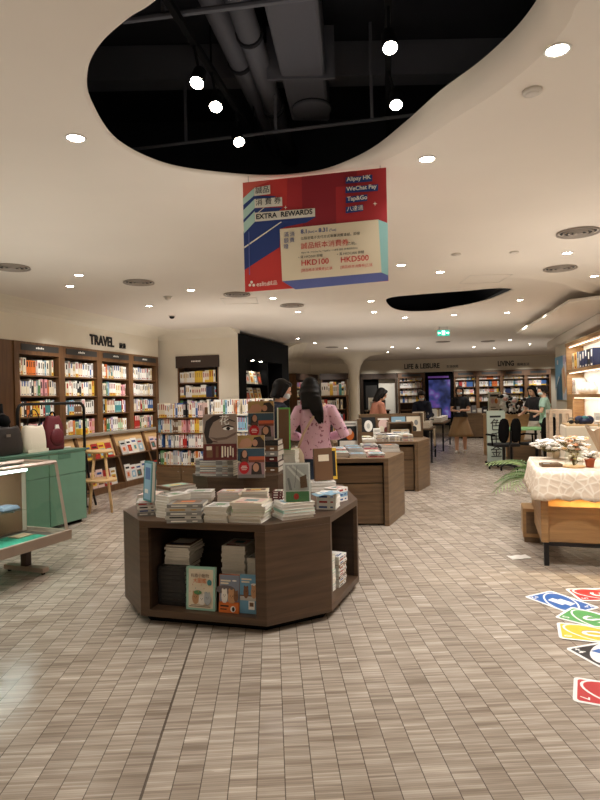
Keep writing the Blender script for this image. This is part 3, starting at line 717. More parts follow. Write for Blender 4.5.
# cubby, right side
def T2(u, v, z=.096): return T(u, v, z)
stack('the tall stack inside the right-hand cubby', T2(1.14, .52), T2(1.165, .66), 12, .021, .16, ['white', 'pale grey', 'mint', 'cream'], 'books inside the right cubby')
stack('the patterned stack in front of the right-hand cubby', T2(1.185, .69), T2(1.205, .84), 11, .02, .17, ['white', 'pale grey', 'white', 'brown'], 'books inside the right cubby', spine=True)
standing('thin cream book standing on edge in the right-hand cubby', T2(1.15, .44), .05, .2, .02, TR + 1.45, .03, [(R4(.1,.9,.1,.9), pm('cream'))], pm('cream'))
# on the plinth
zA = stack('the stack of large art books on the plinth', lev(195.5, 476, RZT), lev(233, 476.5, RZT), 8, .0185, .28, ['grey', 'pale grey', 'grey'], 'art books on the plinth', spine=True, jit=.003, z=RZT)
hairp = mat('print_dark_hair', (44, 34, 30), .5); facep = mat('print_face', (150, 132, 118), .5); redb = mat('print_maroon', (92, 30, 28), .5)
P = lev(203, 461, zA) + Vector((0, .02, .002))
lay = [(R4(0,1,.36,1), facep), ([(.1,.36),(.02,.6),(.08,.85),(.3,.97),(.62,.98),(.5,.9),(.3,.82),(.2,.68),(.16,.5),(.3,.4),(.24,.36)], hairp), ([(.2,.5),(.4,.42),(.7,.45),(.98,.55),(.98,.6),(.7,.5),(.4,.48)], mat('print_skin_shade', (104,84,72), .5)), (EL(.75,.68,.16,.035), M_white), (EL(.75,.68,.06,.035), M_ink), ([(.58,.69),(.72,.735),(.92,.7),(.93,.715),(.74,.76),(.57,.71)], M_ink), ([(.6,.82),(.8,.86),(.95,.82),(.95,.84),(.8,.885),(.6,.845)], hairp), ([(.3,.42),(.42,.4),(.44,.385),(.3,.4)], pm('maroon')),
       (R4(0,1,0,.35), redb), (R4(.1,.28,.06,.22), pm('brown')), (R4(.1,.26,.22,.3), pm('cream')), (R4(.55,.6,.06,.3), pm('cream')), (R4(.64,.68,.08,.3), pm('cream')), (R4(.72,.76,.06,.28), pm('cream')), (R4(.8,.84,.1,.3), pm('cream')), (R4(.88,.91,.06,.26), pm('cream')), (R4(.38,.46,.06,.3), pm('brown'))]
o = standing('large art book with a half face cover and maroon band on plinth stack', P, .268, .37, .03, -.04, .1, lay, facep)
text_on('title_lettering', o, '花', .085, M_white, .128, .025, .288, .0005, .02).rotation_euler.x = -.1
sky1 = mat('print_dusk_blue', (52, 78, 92), .5); sun1 = mat('print_sunset', (184, 88, 52), .5); och = mat('print_ochre', (168, 140, 84), .5); fig = mat('print_skin', (186, 138, 110), .5); lil = mat('print_mauve', (150, 120, 122), .5); disc = mat('print_red_disc', (178, 24, 34), .4)
klay = [(R4(0,1,.7,1), och), ([(0,.72),(.15,.9),(.4,.94),(.55,.84),(.5,.74),(.2,.7)], fig), ([(.5,.72),(.62,.95),(.85,.97),(1,.85),(1,.7)], hairp), (EL(.65,.82,.1,.08), fig), (R4(0,1,.4,.69), sky1), (R4(.4,1,.4,.5), sun1), (R4(.4,1,.36,.42), mat('print_umber', (120,60,40), .5)), ([(.08,.38),(.12,.6),(.26,.68),(.36,.6),(.38,.4)], hairp), (EL(.26,.56,.09,.09), fig), ([(.1,.28),(.14,.44),(.36,.46),(.42,.28)], mat('print_brown_cloth', (92,60,48), .5)), (R4(0,1,.08,.36), lil), ([(.5,.08),(.52,.28),(.66,.38),(.86,.34),(.9,.08)], hairp), (EL(.68,.24,.11,.1), fig), (R4(0,1,0,.08), mat('print_grey', (110,104,100), .5)), (EL(.24,.24,.19,.145), disc), (R4(.12,.36,.23,.245), M_white), (R4(.15,.33,.27,.285), M_white), (R4(.15,.33,.19,.2), M_white)]
P = lev(238, 478.5, RZT) + Vector((.0, .0, .003))
standing('picture-cover book with red disc standing at the plinth front', P, .215, .34, .035, -.03, .09, klay, pm('cream'))
a, b_ = Vector((-.44, 5.17, RZT)), Vector((-.2, 5.13, RZT))
zK2 = stack('the thick dark stack right of the front picture-cover book', a, b_, 6, .046, .24, ['brown', 'black', 'maroon', 'grey'], 'thick books on the plinth', spine=True, jit=.005, z=RZT)
P = Vector((-.455, 5.2, zK2 + .002))
standing('picture-cover book with red disc standing high on the thick stack', P, .225, .335, .035, -.05, .06, klay, pm('cream'))
a, b_ = Vector((-.16, 5.5, TZ)), Vector((-.05, 5.47, TZ))
zG = stack('the pale green stack behind the plinth', a, b_, 15, .0205, .13, ['pale green', 'white'], 'pale green books behind the plinth', z=TZ)
standing('tall bright green edged book standing on the pale green stack', Vector((-.215, 5.5, zG + .002)), .12, .385, .03, -.45, .02, [(R4(.12,1,.02,.96), pm('brown')), (R4(.0,.1,0,1), M_white)], mat('bright_green_cover', (96, 176, 84), .4), pages=mat('bright_green_edge', (120, 196, 104), .5))

# ---------------------------------------------------------------- hanging banner
BL_T, BL_B, BR_T, BR_B = at(242,183,3.77), at(246,292,3.77), at(386,168,3.63), at(388.5,281,3.63)
bo = (BL_B + Vector((BL_T.x, BL_T.y, BL_B.z))) / 2; be = (Vector((BR_T.x, BR_T.y)) + Vector((BR_B.x, BR_B.y))) / 2
bw = (be - Vector((bo.x, bo.y))).length; bh = BL_T.z - BL_B.z
t = thing('hanging_banner', 'red, navy and cream promotional banner hanging from the ceiling', 'banner', (bo.x, bo.y, BL_B.z), math.atan2(be.y - bo.y, be.x - bo.x))
slope = (BR_B.z - BL_B.z) / bw
sh = Matrix(((1,0,0,0),(0,1,0,0),(slope,0,1,0),(0,0,0,1)))
bred = mat('banner_red', (204, 58, 52), .5); bdark = mat('banner_dark_red', (148, 36, 46), .5); bmid = mat('banner_mid_red', (178, 46, 50), .5); bnavy = mat('banner_navy', (40, 62, 124), .5); bmint = mat('banner_mint', (190, 222, 206), .5); bcream = mat('banner_cream', (236, 220, 188), .5); bblue = mat('banner_periwinkle', (98, 108, 166), .5); bteal = mat('banner_pale_teal', (158, 206, 200), .5); bwhite = mat('banner_white', (240, 232, 214), .5); bcoral = mat('banner_coral', (222, 98, 82), .5)
def bn(x, y):
    top = 75 - 57 * (x - 42) / 506; bot = 442 - 42 * (x - 57) / 505; v = (y - top) / (bot - top); u = (x - 42 - 15 * v) / 506
    return u * bw, (1 - v) * bh
bk = [0]
def bp(pts, m_, raw=False):
    bk[0] += 1; e = .0004 * bk[0]
    q = [(bn(*p) if not raw else (p[0]*bw, p[1]*bh)) for p in pts]
    mbn.ext([(x, -e, z) for x, z in q], (0, .0003, 0), m_)
mbn = MB(bred); mbn.cur = sh; mbn.bx(0, bw, 0, .004, 0, bh)
bp([(.3,.45),(1,.45),(1,1),(.32,1)], bmid, True); bp([(.42,.5),(.8,.5),(.8,1),(.42,1)], bdark, True)
bp([(375,85),(547,70),(555,195),(380,215)], bmid)
bp([(43,76),(140,68),(85,90),(44,128)], bcoral)
# navy extrusions and mint sides
bp([(45,140),(86,118),(140,118),(165,118),(145,130),(85,132),(46,170)], bnavy)
bp([(46,195),(88,160),(190,156),(160,180),(88,180),(48,212)], bnavy)
bp([(48,240),(90,205),(308,186),(275,206),(205,220),(182,228),(180,290),(54,368)], bnavy)
bp([(44,128),(85,92),(85,118),(46,150)], bmint); bp([(46,168),(86,130),(88,160),(47,200)], bmint); bp([(48,210),(88,170),(90,205),(50,246)], bmint)
bp([(52,290),(182,205),(188,205),(52,296)], bwhite); bp([(92,180),(120,158),(124,158),(96,180)], bwhite)
bp([(85,92),(142,82),(144,112),(86,120)], bwhite); bp([(86,130),(186,122),(188,152),(88,160)], bwhite); bp([(88,176),(304,158),(305,186),(90,206)], bwhite)
bp([(192,405),(538,372),(562,380),(562,400),(240,432)], bblue); bp([(524,194),(557,206),(562,382),(538,372)], bteal)
bp([(180,230),(525,194),(539,372),(192,405)], bcream)
for (x, y, w_) in ((410,48,92),(410,80,112),(412,114,74),(412,148,60)): bp([(x, y + 6), (x + w_, y - 4), (x + w_, y + 18), (x, y + 27)], bnavy)
bp([(512,134),(514,140),(521,141),(514,143),(513,150),(511,143),(505,141),(511,140)], bwhite); bp([(200,150),(201,156),(207,157),(201,159),(200,165),(198,159),(193,157),(198,156)], bwhite)
for k in range(3):
    cx, cy = ((82,410),(76,420),(90,420))[k]; x, z = bn(cx, cy); mbn.ext([(x + .009*math.cos(a), -.013, z + .009*math.sin(a)) for a in [i*PI/5 for i in range(10)]], (0, .0003, 0), bwhite)
bp([(67,240),(70,240),(75,385),(72,385)], bblue)
mbn.build('printed_sheet', t)
def btx(x, y, s, size, m_, bold=.01, sx=1.):
    me = textmesh(s, size, m_, .0003, bold, sx=sx); me.transform(UP); u, z = bn(x, y); me.transform(sh @ Matrix.Translation((u, -.0145, z)))
    link('lettering', me, t)
K = bw / 506
btx(90,112,'誠品', 26*K, M_ink, .02); btx(92,152,'消 費 券', 26*K, M_ink, .02); btx(94,199,'EXTRA  REWARDS', 24.5*K, M_ink, .025)
btx(414,68,'Alipay HK', 20*K, bwhite, .02); btx(414,101,'WeChat Pay', 20*K, bwhite, .02); btx(417,134,'Tap&Go', 20*K, bwhite, .02); btx(416,168,'八達通', 19*K, bwhite, .02)
btx(256,245,'8.1', 20*K, bnavy, .02); btx(281,243,'(Sun)', 11*K, bnavy); btx(307,241,'- 8.31', 20*K, bnavy, .02); btx(356,236,'(Tue)', 11*K, bnavy)
btx(256,266,'以指定電子支付方式單筆消費滿額，即贈', 11.5*K, M_ink, .0)
btx(257,296,'誠品紙本消費券', 24*K, bred, .01); btx(418,282,'(乙張)。', 11*K, M_ink)
btx(258,312,'Alipay HK / WeChat Pay / Tap&Go / 八達通 適用 (詳情請見店內)', 7.2*K, M_ink)
btx(249,329,'• 滿 HKD500 即贈', 11*K, M_ink); btx(385,317,'• 滿 HKD2,000 即贈', 11*K, M_ink)
btx(259,353,'HKD100', 27*K, bred, .012); btx(397,341,'HKD500', 27*K, bred, .012)
btx(259,373,'[誠品紙本消費券]乙張', 11.5*K, bred); btx(397,361,'[誠品紙本消費券]乙張', 11.5*K, bred)
for k, ch in enumerate('消費'): btx(217, 254 + 20*k, ch, 18*K, bnavy, .02)
for k, ch in enumerate('滿額贈'): btx(196, 256 + 20*k, ch, 18*K, bnavy, .02)
btx(100,424,'eslite', 22*K, bwhite, .005); btx(142,419,'誠品', 17*K, bwhite, .01)
m = MB(M_steel)
for k in (.04, .96): m.tube([(k*bw, .002, bh + slope*k*bw - .01), (k*bw, .002, CZ - BL_B.z)], .0018, n=6)
m.build('hanging_wire', t)
# ---------------------------------------------------------------- TRAVEL bookcase
rzT = math.atan2(dT.y, dT.x); OT = Vector((F0[0], F0[1], 0))
t = thing('bookcase', 'long brown built-in bookcase with ledge under the black TRAVEL sign', 'bookcase', OT, rzT)
LZ = [.94, 1.265, 1.57, 1.875]; BW = LT / 4
MB(M_cased).bx(0, LT, .29, .31, 0, 2.35).build('back_panel', t)
MB(M_case).bx(-.03, 0.0, -.02, .31, 0, 2.35).build('end_panel', t, bevel=.002); MB(M_case).bx(LT, LT + .03, -.02, .31, 0, 2.35).build('end_panel', t, bevel=.002)
MB(M_case).bx(-.34, -.03, .0, .31, 0, 2.35).build('end_panel', t)
MB(M_case).bx(0, LT, -.02, .0, 2.17, 2.35).build('header_board', t); MB(M_case).bx(0, LT, 0, .29, 2.17, 2.19).build('top_board', t)
PO = [(0, .07)] + [(k*BW - .07, k*BW + .07) for k in (1, 2, 3)] + [(LT - .07, LT)]
for x0, x1 in PO: MB(M_case).bx(x0, x1, -.02, .29, .94, 2.17).build('upright', t, bevel=.002)
for k in range(4):
    x0, x1 = PO[k][1], PO[k+1][0]
    for z in LZ[1:]: MB(M_case).bx(x0, x1, .0, .29, z - .022, z).build('shelf', t)
    pl = MB(M_plate).bx(k*BW + .1, (k+1)*BW - .08, -.028, -.02, 2.225, 2.315).build('category_plate', t)
    m = MB(M_white)
    for j in range(5): m.bx(k*BW + .4 + .035*j, k*BW + .425 + .035*j, -.0295, -.028, 2.258, 2.258 + (.03 if j % 2 else .022))
    m.build('plate_lettering', pl)
MB(mat('ledge_grey', (150, 140, 126), .5)).bx(0, LT, -.26, .0, .905, .94).build('ledge', t, bevel=.002)
for k in range(5):
    x = k*BW; w_ = .05
    m = MB(M_case); m.ext([(x - w_/2, -.24, .9), (x - w_/2, .0, .9), (x - w_/2, .0, .0), (x - w_/2, -.5, 0.0), (x - w_/2, -.5, .08)], (w_, 0, 0)); m.build('slanted_divider', t)
for k in range(4):
    x0, x1 = k*BW + .03, (k+1)*BW - .03
    MB(M_light).ext([(x0, -.2, .9), (x0, -.185, .9), (x0, -.3, .55), (x0, -.315, .55)], (x1 - x0, 0, 0)).build('slanted_board', t)
    MB(M_cased).ext([(x0, -.3, .53), (x0, -.285, .53), (x0, -.36, .1), (x0, -.375, .1)], (x1 - x0, 0, 0)).build('slanted_board', t)
    MB(M_case).bx(x0, x1, -.42, -.3, .53, .55).build('display_ledge', t)
    MB(M_case).bx(x0, x1, -.5, -.02, .0, .1).build('base_board', t)
bays = ['the leftmost travel bay', 'the second travel bay', 'the third travel bay', 'the rightmost travel bay']
shn = ['bottom upper shelf', 'third shelf', 'second shelf', 'top shelf']
for k in range(4):
    for j, z in enumerate(LZ):
        mix = MIXC if j == 1 and k > 1 or j == 0 else MIXW if k in (1, 3) and j > 1 else MIX
        row(OT, rzT, PO[k][1] + .01, PO[k+1][0] - .01, .03, z + .001, .20, .25, '%s, %s' % (shn[j], bays[k][4:]), mix, 'spine-out books on the %s of %s' % (shn[j], bays[k]), .03, .075, .19, .02)
Mt = Matrix.Translation(OT) @ Matrix.Rotation(rzT, 4, 'Z')
fm = {}
def facemesh(c, st):
    if (c, st) in fm: return fm[(c, st)]
    m = MB(pm(c)); m.bx(0, 1, 0, 1, 0, 1); a = pm(['rose','pale blue','cream','yellow','red','mint','brown'][st % 7])
    m.bx(.12, .88, -.12, 0, .15, .6, a); m.bx(.12, .8, -.12, 0, .72, .84, INKS[st % 4]); m.bx(.3, .65, -.2, 0, .25, .5, pm(['orange','white','teal','red'][st % 4]))
    fm[(c, st)] = m.mesh('magazine'); return fm[(c, st)]
def facebook(lab, M, w, h, th, c, st, grp, cat='magazine'):
    o = link('magazine', facemesh(c, st)); o.matrix_world = M @ Matrix.Diagonal((w, th, h, 1)); tag(o, lab, cat, grp); return o
for k in range(4):
    for tier, (yb, zb_, ang, h) in enumerate(((-.40, .551, .32, .27), (-.47, .101, .17, .29))):
        x = k*BW + .06; n = 0
        while x + .17 < (k+1)*BW - .05:
            w_ = RN.uniform(.15, .2); n += 1; c = RN.choice(['white','white','white','cream','rose','yellow' if k < 2 else 'white','red','pale grey'])
            facebook('%s magazine, %s from left, %s slanted tier, %s' % (c, ORD[n], ('upper', 'lower')[tier], bays[k][4:]), Mt @ Matrix.Translation((x, yb, zb_ + .002)) @ Matrix.Rotation(-ang, 4, 'X'), w_ - .012, h * RN.uniform(.85, 1), .012, c, RN.randrange(7), 'magazines on the slanted tiers under the ledge')
            x += w_
# sign lettering on the bulkhead
def sign(lab, o_, rz_, parts):
    s_ = thing('wall_sign', lab, 'sign', o_, rz_)
    for (txt, size, x, z, bold, sx) in parts: text_on('lettering', s_, txt, size, M_ink, x, -.012, z, .006, bold, 'LEFT', sx)
    return s_
xs = Mt.inverted() @ at(87.4, 343, 10.2)
sign('black TRAVEL lettering on the wall band above left bookcase', Mt @ Vector((1.72, 0, 2.44)), rzT, [('TRAVEL', .235, 0, 0, .025, .85), ('旅遊', .11, .86, .0, .03, 1)])

# ---------------------------------------------------------------- niche bookcase in the return wall
rzN = math.atan2(dN.y, dN.x); ON = Vector((N0[0] + dN.x*.13, N0[1] + dN.y*.13, 0))
t = thing('bookcase', 'narrow bookcase set in the white wall niche left of black display', 'bookcase', ON, rzN)
MB(M_case).bx(.335, .36, .0, .3, 0, 2.3).build('side_panel', t); MB(M_case).bx(1.21, 1.235, .0, .3, 0, 2.3).build('side_panel', t)
MB(M_cased).bx(.36, 1.21, .28, .3, 0, 2.3).build('back_panel', t)
hd = MB(mat('header_brown', (62, 46, 36), .5)).bx(.31, 1.26, -.03, -.002, 2.12, 2.36).build('header_board', t, bevel=.003)
m = MB(M_white)
for j in range(6): m.bx(.66 + .035*j, .685 + .035*j, -.0315, -.03, 2.235, 2.262)
m.build('plate_lettering', hd)
for z in (.9, 1.22, 1.52, 1.82): MB(M_case).bx(.36, 1.21, .01, .28, z - .022, z).build('shelf', t)
MB(M_case).bx(.36, 1.21, .0, .28, 0, .1).build('base_board', t)
for z, mx in ((1.22, MIXC), (1.52, MIXC), (1.82, MIXW + ['yellow'] * 4)): row(ON, rzN, .37, 1.2, .03, z, .2, .25, '', mx, None, .028, .06, .18, far=FAR)
# ---------------------------------------------------------------- black magazine display
dB, LB = dirv(B0, B1); rzB = math.atan2(dB.y, dB.x); OB = Vector((B0[0], B0[1], 0))
t = thing('magazine_display', 'tall black magazine display cabinet with lit recess behind the front table', 'display cabinet', OB, rzB)
HB = 2.78
MB(M_black).bx(0, .42, 0, .5, 0, HB).build('side_panel', t); MB(M_black).bx(2.75, LB, 0, .5, 0, HB).build('side_panel', t)
MB(M_black).bx(.42, 2.75, 0, .5, 2.3, HB).build('top_panel', t); MB(M_black).bx(.42, 2.75, .42, .5, 0, 2.3).build('back_panel', t)
MB(M_black).bx(.42, 2.75, .0, .42, 0, .5).build('base_panel', t)
MB(M_black).bx(1.75, 1.8, .02, .42, .5, 2.3).build('divider', t)
for j, z in enumerate((.75, 1.1, 1.42, 1.78)):
    MB(M_black).bx(.42, 1.75, .04, .4, z - .02, z).build('magazine_ledge', t)
    x = .46; n = 0
    while x < 1.6:
        n += 1; c = RN.choice(['pale grey', 'cream', 'white', 'mint', 'rose', 'brown'])
        facebook('%s magazine, %s from left on %s ledge of the black display' % (c, ORD[n], ORD[4-j]), Matrix.Translation(OB) @ Matrix.Rotation(rzB, 4, 'Z') @ Matrix.Translation((x, .1, z + .004)) @ Matrix.Rotation(-.2, 4, 'X'), .2, .285, .012, c, RN.randrange(7), 'magazines in the black display cabinet')
        x += .235
for k in range(3):
    P = Matrix.Translation(OB) @ Matrix.Rotation(rzB, 4, 'Z') @ Vector((.6 + .5*k, .12, 2.299))
    lo = MB(M_lens).lathe([(.03, 0), (.03, -.006), (.001, -.008)], n=14).build('spot_lens', t); lo.location = (.6 + .5*k, .12, 2.299)
    L = bpy.data.lights.new('spot', 'SPOT'); L.energy = 14; L.spot_size = 1.6; L.spot_blend = .8; L.shadow_soft_size = .03; L.color = (1, .92, .8)
    o = bpy.data.objects.new('spot_lamp', L); COL.objects.link(o); o.location = P - Vector((0, 0, .012))

# ---------------------------------------------------------------- pale freestanding bookcases in the middle
def lowcase(lab, a, b_, zt, zs, base, desc, mats_, side_m):
    a = Vector((a[0], a[1], 0)); d, L = dirv(a, b_); rz = math.atan2(d.y, d.x)
    t = thing('bookcase', lab, 'bookcase', a, rz)
    MB(side_m).bx(0, .025, 0, .3, 0, zt).build('side_panel', t); MB(side_m).bx(L - .025, L, 0, .3, 0, zt).build('side_panel', t)
    MB(side_m).bx(.025, L - .025, .28, .3, 0, zt).build('back_panel', t)
    for z in zs: MB(side_m).bx(.025, L - .025, -.01, .28, z - .02, z).build('shelf', t)
    if base:
        MB(M_case).bx(.0, L, -.01, .28, .02, base - .02).build('base_cabinet', t)
        for k in range(2):
            dr = MB(M_twood).bx(.01 + k*L/2, (k+1)*L/2 - .005, -.025, -.012, .05, base - .04).build('door', t)
            MB(M_steel).ell(((L/2) - .05 + .1*k, -.03, base - .1), (.008, .008, .008)).build('knob', dr)
    nm = ['bottom shelf', 'third shelf', 'second shelf', 'top shelf'][-len(zs):]
    for j, z in enumerate(zs):
        row(a, rz, .035, L - .03, .0, z + .001, .195, .235, '%s of %s' % (nm[j], desc), mats_, 'books on the %s of %s' % (nm[j], desc), .018, .045, .17, .03)
    return t
lowcase('brown low bookcase with doors standing left behind the front table', (-2.36, 9.8), (-1.48, 9.45), 1.34, (.42, .70, .94, 1.185), .42, 'the low bookcase with doors', MIX, M_case)
lowcase('low white-topped bookcase standing behind the art book plinth', (-1.44, 9.35), (-.52, 9.0), 1.46, (.42, .73, .98, 1.23), .42, 'the low white-topped bookcase', MIX + ['pale blue'] * 4, M_whitepaint)
a = Vector((-1.44, 9.35, 0)); d_, L_ = dirv(a, (-.52, 9.0))

# ---------------------------------------------------------------- glass display case at left
C0 = Vector((-2.07, 5.3, 0)); cd = Vector((.37, .929)); rzC = math.atan2(cd.y, cd.x); CL = 1.75; CD = .5
t = thing('display_case', 'glass display case with slanted front on a bronze pedestal at left', 'display case', C0, rzC)
M_tube = mat('fluorescent_tube', (235, 250, 250), .5, emit=7, ecol=(225, 248, 245))
zb0, zt0, sl = .25, .93, .13
def fy(z): return sl * (z - zb0) / (zt0 - zb0)
m = MB(M_bronze)
def bar(p0, p1, w_=.028):
    p0, p1 = Vector(p0), Vector(p1); m.tube([p0, p1], w_ * .62, n=4)
for x in (0, -CL):
    bar((x, .012, zb0 + .05), (x, sl, zt0)); bar((x, CD, zb0 + .05), (x, CD, zt0)); bar((x, sl, zt0), (x, CD, zt0)); bar((x, .012, zb0+.05), (x, CD, zb0+.05))
bar((0, sl, zt0), (-CL, sl, zt0)); bar((0, CD, zt0), (-CL, CD, zt0))
m.build('frame', t)
m = MB(M_bronze); m.bx(-CL - .02, .02, -.02, .012, zb0, zb0 + .085); m.bx(-CL - .02, .02, CD - .012, CD + .02, zb0, zb0 + .085); m.bx(-.012, .02, .012, CD - .012, zb0, zb0 + .085); m.bx(-CL - .02, -CL + .012, .012, CD - .012, zb0, zb0 + .085)
m.build('base_rail', t, bevel=.004)
G = glass()
m = MB(G); y0, y1 = fy(zb0 + .085), sl - .012
m.ext([(-.02, y0, zb0 + .085), (-CL + .02, y0, zb0 + .085), (-CL + .02, y1, zt0 - .02), (-.02, y1, zt0 - .02)], (0, .004, 0)); m.build('front_glass', t)
m = MB(G); m.ext([(-.004, .04, zb0 + .085), (-.004, CD - .02, zb0 + .085), (-.004, CD - .02, zt0 - .02), (-.004, sl + .01, zt0 - .02)], (.004, 0, 0)); m.build('end_glass', t)
MB(G).bx(-CL + .02, -.02, sl + .02, CD - .02, zt0 - .002, zt0 + .004).build('top_glass', t)
MB(M_steel).bx(-CL + .01, -.01, .02, CD - .02, zb0 + .002, zb0 + .05).build('floor_board', t)
MB(mat('green_felt', (58, 150, 124), .95)).bx(-CL + .03, -.14, .06, CD - .1, zb0 + .05, zb0 + .058).build('felt_liner', t)
m = MB(mat('sliding_door_brown', (132, 100, 76), .5))
for k in range(4): m.bx(-CL + .05 + k*.42, -CL + .43 + k*.42, CD - .03 - .008*(k % 2), CD - .022 - .008*(k % 2), zb0 + .07, zt0 - .03, [m.ms[0], G][k % 2 == 0])
m.build('sliding_door', t)
for k in range(4): MB(mat('door_stile', (196, 182, 166), .5)).bx(-CL + .42 + k*.42, -CL + .46 + k*.42, CD - .045, CD - .034, zb0 + .06, zt0 - .02).build('door_stile', t)
MB(M_tube).tube([(-CL + .05, sl + .03, zt0 - .035), (-.3, sl + .03, zt0 - .035)], .011, n=10).build('light_tube', t)
MB(G).bx(-CL + .04, -.32, .15, CD - .06, .56, .566).build('glass_shelf', t)
m = MB(M_steel)
for x in (-.4, -1.0, -1.6): m.bx(x - .006, x + .006, .2, CD - .05, .545, .56)
m.build('shelf_bracket', t)
for x in (-.24, -CL + .24):
    lg = MB(mat('pedestal_brown', (72, 54, 46), .45, metal=.3)).bx(x - .03, x + .03, CD/2 - .03, CD/2 + .03, .055, zb0 + .003).build('leg', t)
    MB(M_bronze).bx(x - .035, x + .035, CD/2 - .22, CD/2 + .22, .02, .06).build('foot_bar', lg)
    MB(M_black).lathe([(.015, 0), (.015, .021)], n=10, c=(x, CD/2 - .19, 0)).build('foot_pad', lg); MB(M_black).lathe([(.015, 0), (.015, .021)], n=10, c=(x, CD/2 + .19, 0)).build('foot_pad', lg)
L = bpy.data.lights.new('tube', 'AREA'); L.shape = 'RECTANGLE'; L.size = CL - .4; L.size_y = .02; L.energy = 5; L.color = (.86, 1, .97)
lo = bpy.data.objects.new('tube_lamp', L); COL.objects.link(lo); MC = Matrix.Translation(C0) @ Matrix.Rotation(rzC, 4, 'Z')
lo.matrix_world = MC @ Matrix.Translation((-CL/2 - .12, sl + .03, zt0 - .05))
def incase(name, lab, cat, loc): return thing(name, lab, cat, MC @ Vector(loc), rzC)
o = incase('pouch', 'flat slate blue pouch on the glass shelf of the display case', 'pouch', (-.42, .2, .567))
MB(mat('slate_blue_cloth', (96, 104, 118), .85)).loft([[(-.09 + .18*(i % 2 ^ (i // 2)) , .0 + .16*(i // 2), z) if s_ else (-.075 + .15*(i % 2 ^ (i // 2)), .02 + .12*(i // 2), z) for i in range(4)] for z, s_ in ((0, 1), (.012, 1), (.035, 0))]).build('pouch_body', o, bevel=.008)
MB(M_steel).tube([(-.07, .015, .024), (.07, .015, .024)], .003, n=6).build('zip', o)
o = incase('camera_case', 'brown and black case on the glass shelf of the display case', 'case', (-.68, .19, .567))
MB(mat('case_brown', (96, 74, 66), .5)).bx(-.11, .09, 0, .15, 0, .05).build('case_body', o, bevel=.008); MB(mat('case_brown_lid', (130, 104, 92), .5)).bx(-.112, .092, -.002, .152, .052, .075).build('case_lid', o, bevel=.008)
MB(M_steel).bx(-.03, .02, -.006, -.002, .03, .06).build('clasp', o)
o = incase('small_box', 'small white box at the front edge of the glass shelf', 'box', (-1.02, .2, .567)); MB(M_white).bx(-.06, .06, 0, .08, 0, .04).build('box_body', o, bevel=.003); MB(pm('pale grey')).bx(-.062, .062, -.002, .082, .041, .05).build('box_lid', o)
o = incase('folded_card', 'pale tan card lying on the floor of the display case', 'card', (-.22, .3, zb0 + .06)); MB(mat('tan_card', (204, 176, 146), .7)).bx(-.1, .06, -.06, .06, 0, .006).build('card_sheet', o)

# ---------------------------------------------------------------- green counter with bags
G0 = Vector((-2.65, 7.37, 0)); gd = Vector((-.36, -.933)); rzG = math.atan2(gd.y, gd.x)   # local x towards the viewer, local -y away from the aisle
MG = Matrix.Translation(G0) @ Matrix.Rotation(rzG, 4, 'Z')
t = thing('counter', 'green lacquered counter with drawers behind the glass display case', 'counter', G0, rzG)
MB(M_green).bx(0, 3.0, -.55, -.012, .04, .87).build('body', t, bevel=.003)
MB(M_greend).bx(-.01, 3.01, -.57, .01, .87, .9).build('worktop', t, bevel=.003); MB(M_black).bx(.03, 2.97, -.52, -.05, 0, .04).build('plinth', t)
for k in range(5):
    d1 = MB(M_green).bx(.006 + .6*k, .594 + .6*k, -.012, .004, .62, .862).build('drawer', t, bevel=.002); MB(M_greend).bx(.26 + .6*k, .46 + .6*k, .004, .006, .8, .862).build('finger_pull', d1)
    MB(M_green).bx(.006 + .6*k, .594 + .6*k, -.012, .004, .045, .612).build('door', t, bevel=.002)
def sack(name, lab, s, tt, w_, d, h, mt_, rot=0, slump=.85):
    P = MG @ Vector((s, -tt, .9)); o = thing(name, lab, 'bag', P, rzG + rot)
    prof = [(.92, 0), (1.0, .06), (1.03, .35), (.97, .7), (slump, .93), (slump * .9, 1)]
    rings = []
    for sc_, k in prof:
        r = []
        for i in range(24):
            a = 2*PI*i/24; cx = math.copysign(abs(math.cos(a))**.5, math.cos(a)); cy = math.copysign(abs(math.sin(a))**.6, math.sin(a))
            r.append((w_/2*sc_*cx, d/2*sc_*cy * (1 - .3*k), h*k + (.012*math.sin(3*a) if k > .6 else 0)))
        rings.append(r)
    MB(mt_).loft(rings).build('bag_body', o, smooth=True)
    return o
def strap(o, pts, mt_, r=.008, name='strap'): MB(mt_).tube(pts, r, n=6).build(name, o, smooth=True)
def arch(w_, h, z, y, n=12): return [(w_/2*math.cos(PI - PI*k/n), y, z + h*math.sin(PI*k/n)) for k in range(n + 1)]
leather = mat('black_leather', (44, 36, 32), .45, bump=.2, nscale=120); canv = mat('white_canvas', (226, 216, 196), .8, bump=.2, nscale=40); mar = mat('maroon_nylon', (98, 22, 32), .6, bump=.3, nscale=25)
o = sack('leather_bag', 'dark brown leather tote at the counter edge beside the white bag', 1.05, .2, .48, .17, .31, leather); strap(o, arch(.2, .16, .29, 0), leather)
MB(M_black).lathe([(.07, .3), (.1, .36), (.08, .42), (.03, .45), (.022, .56)], n=14, c=(-.02, -.04, 0)).build('hanging_ornament', o, smooth=True); MB(M_steel).bx(-.03, .03, .086, .09, .2, .23).build('buckle', o)
o = sack('canvas_bag', 'white canvas bag between the leather bag and maroon backpack', .63, .2, .34, .16, .30, canv, .05); strap(o, arch(.2, .22, .27, .02), M_plate, .006)
MB(canv).bx(-.16, .16, .075, .082, .0, .035).build('base_trim', o)
o = sack('backpack', 'maroon nylon backpack at the right end of the green counter', .3, .22, .26, .17, .40, mar, -.1, .7); strap(o, arch(.08, .07, .38, 0), M_black, .009)
MB(mar).ell((.0, .075, .15), (.1, .035, .11)).build('front_pocket', o, smooth=True); MB(M_white).ext([(-.035, .075, .22), (.035, .075, .22), (.025, .07, .3), (-.02, .07, .3)], (0, .012, 0)).build('hang_tag', o)
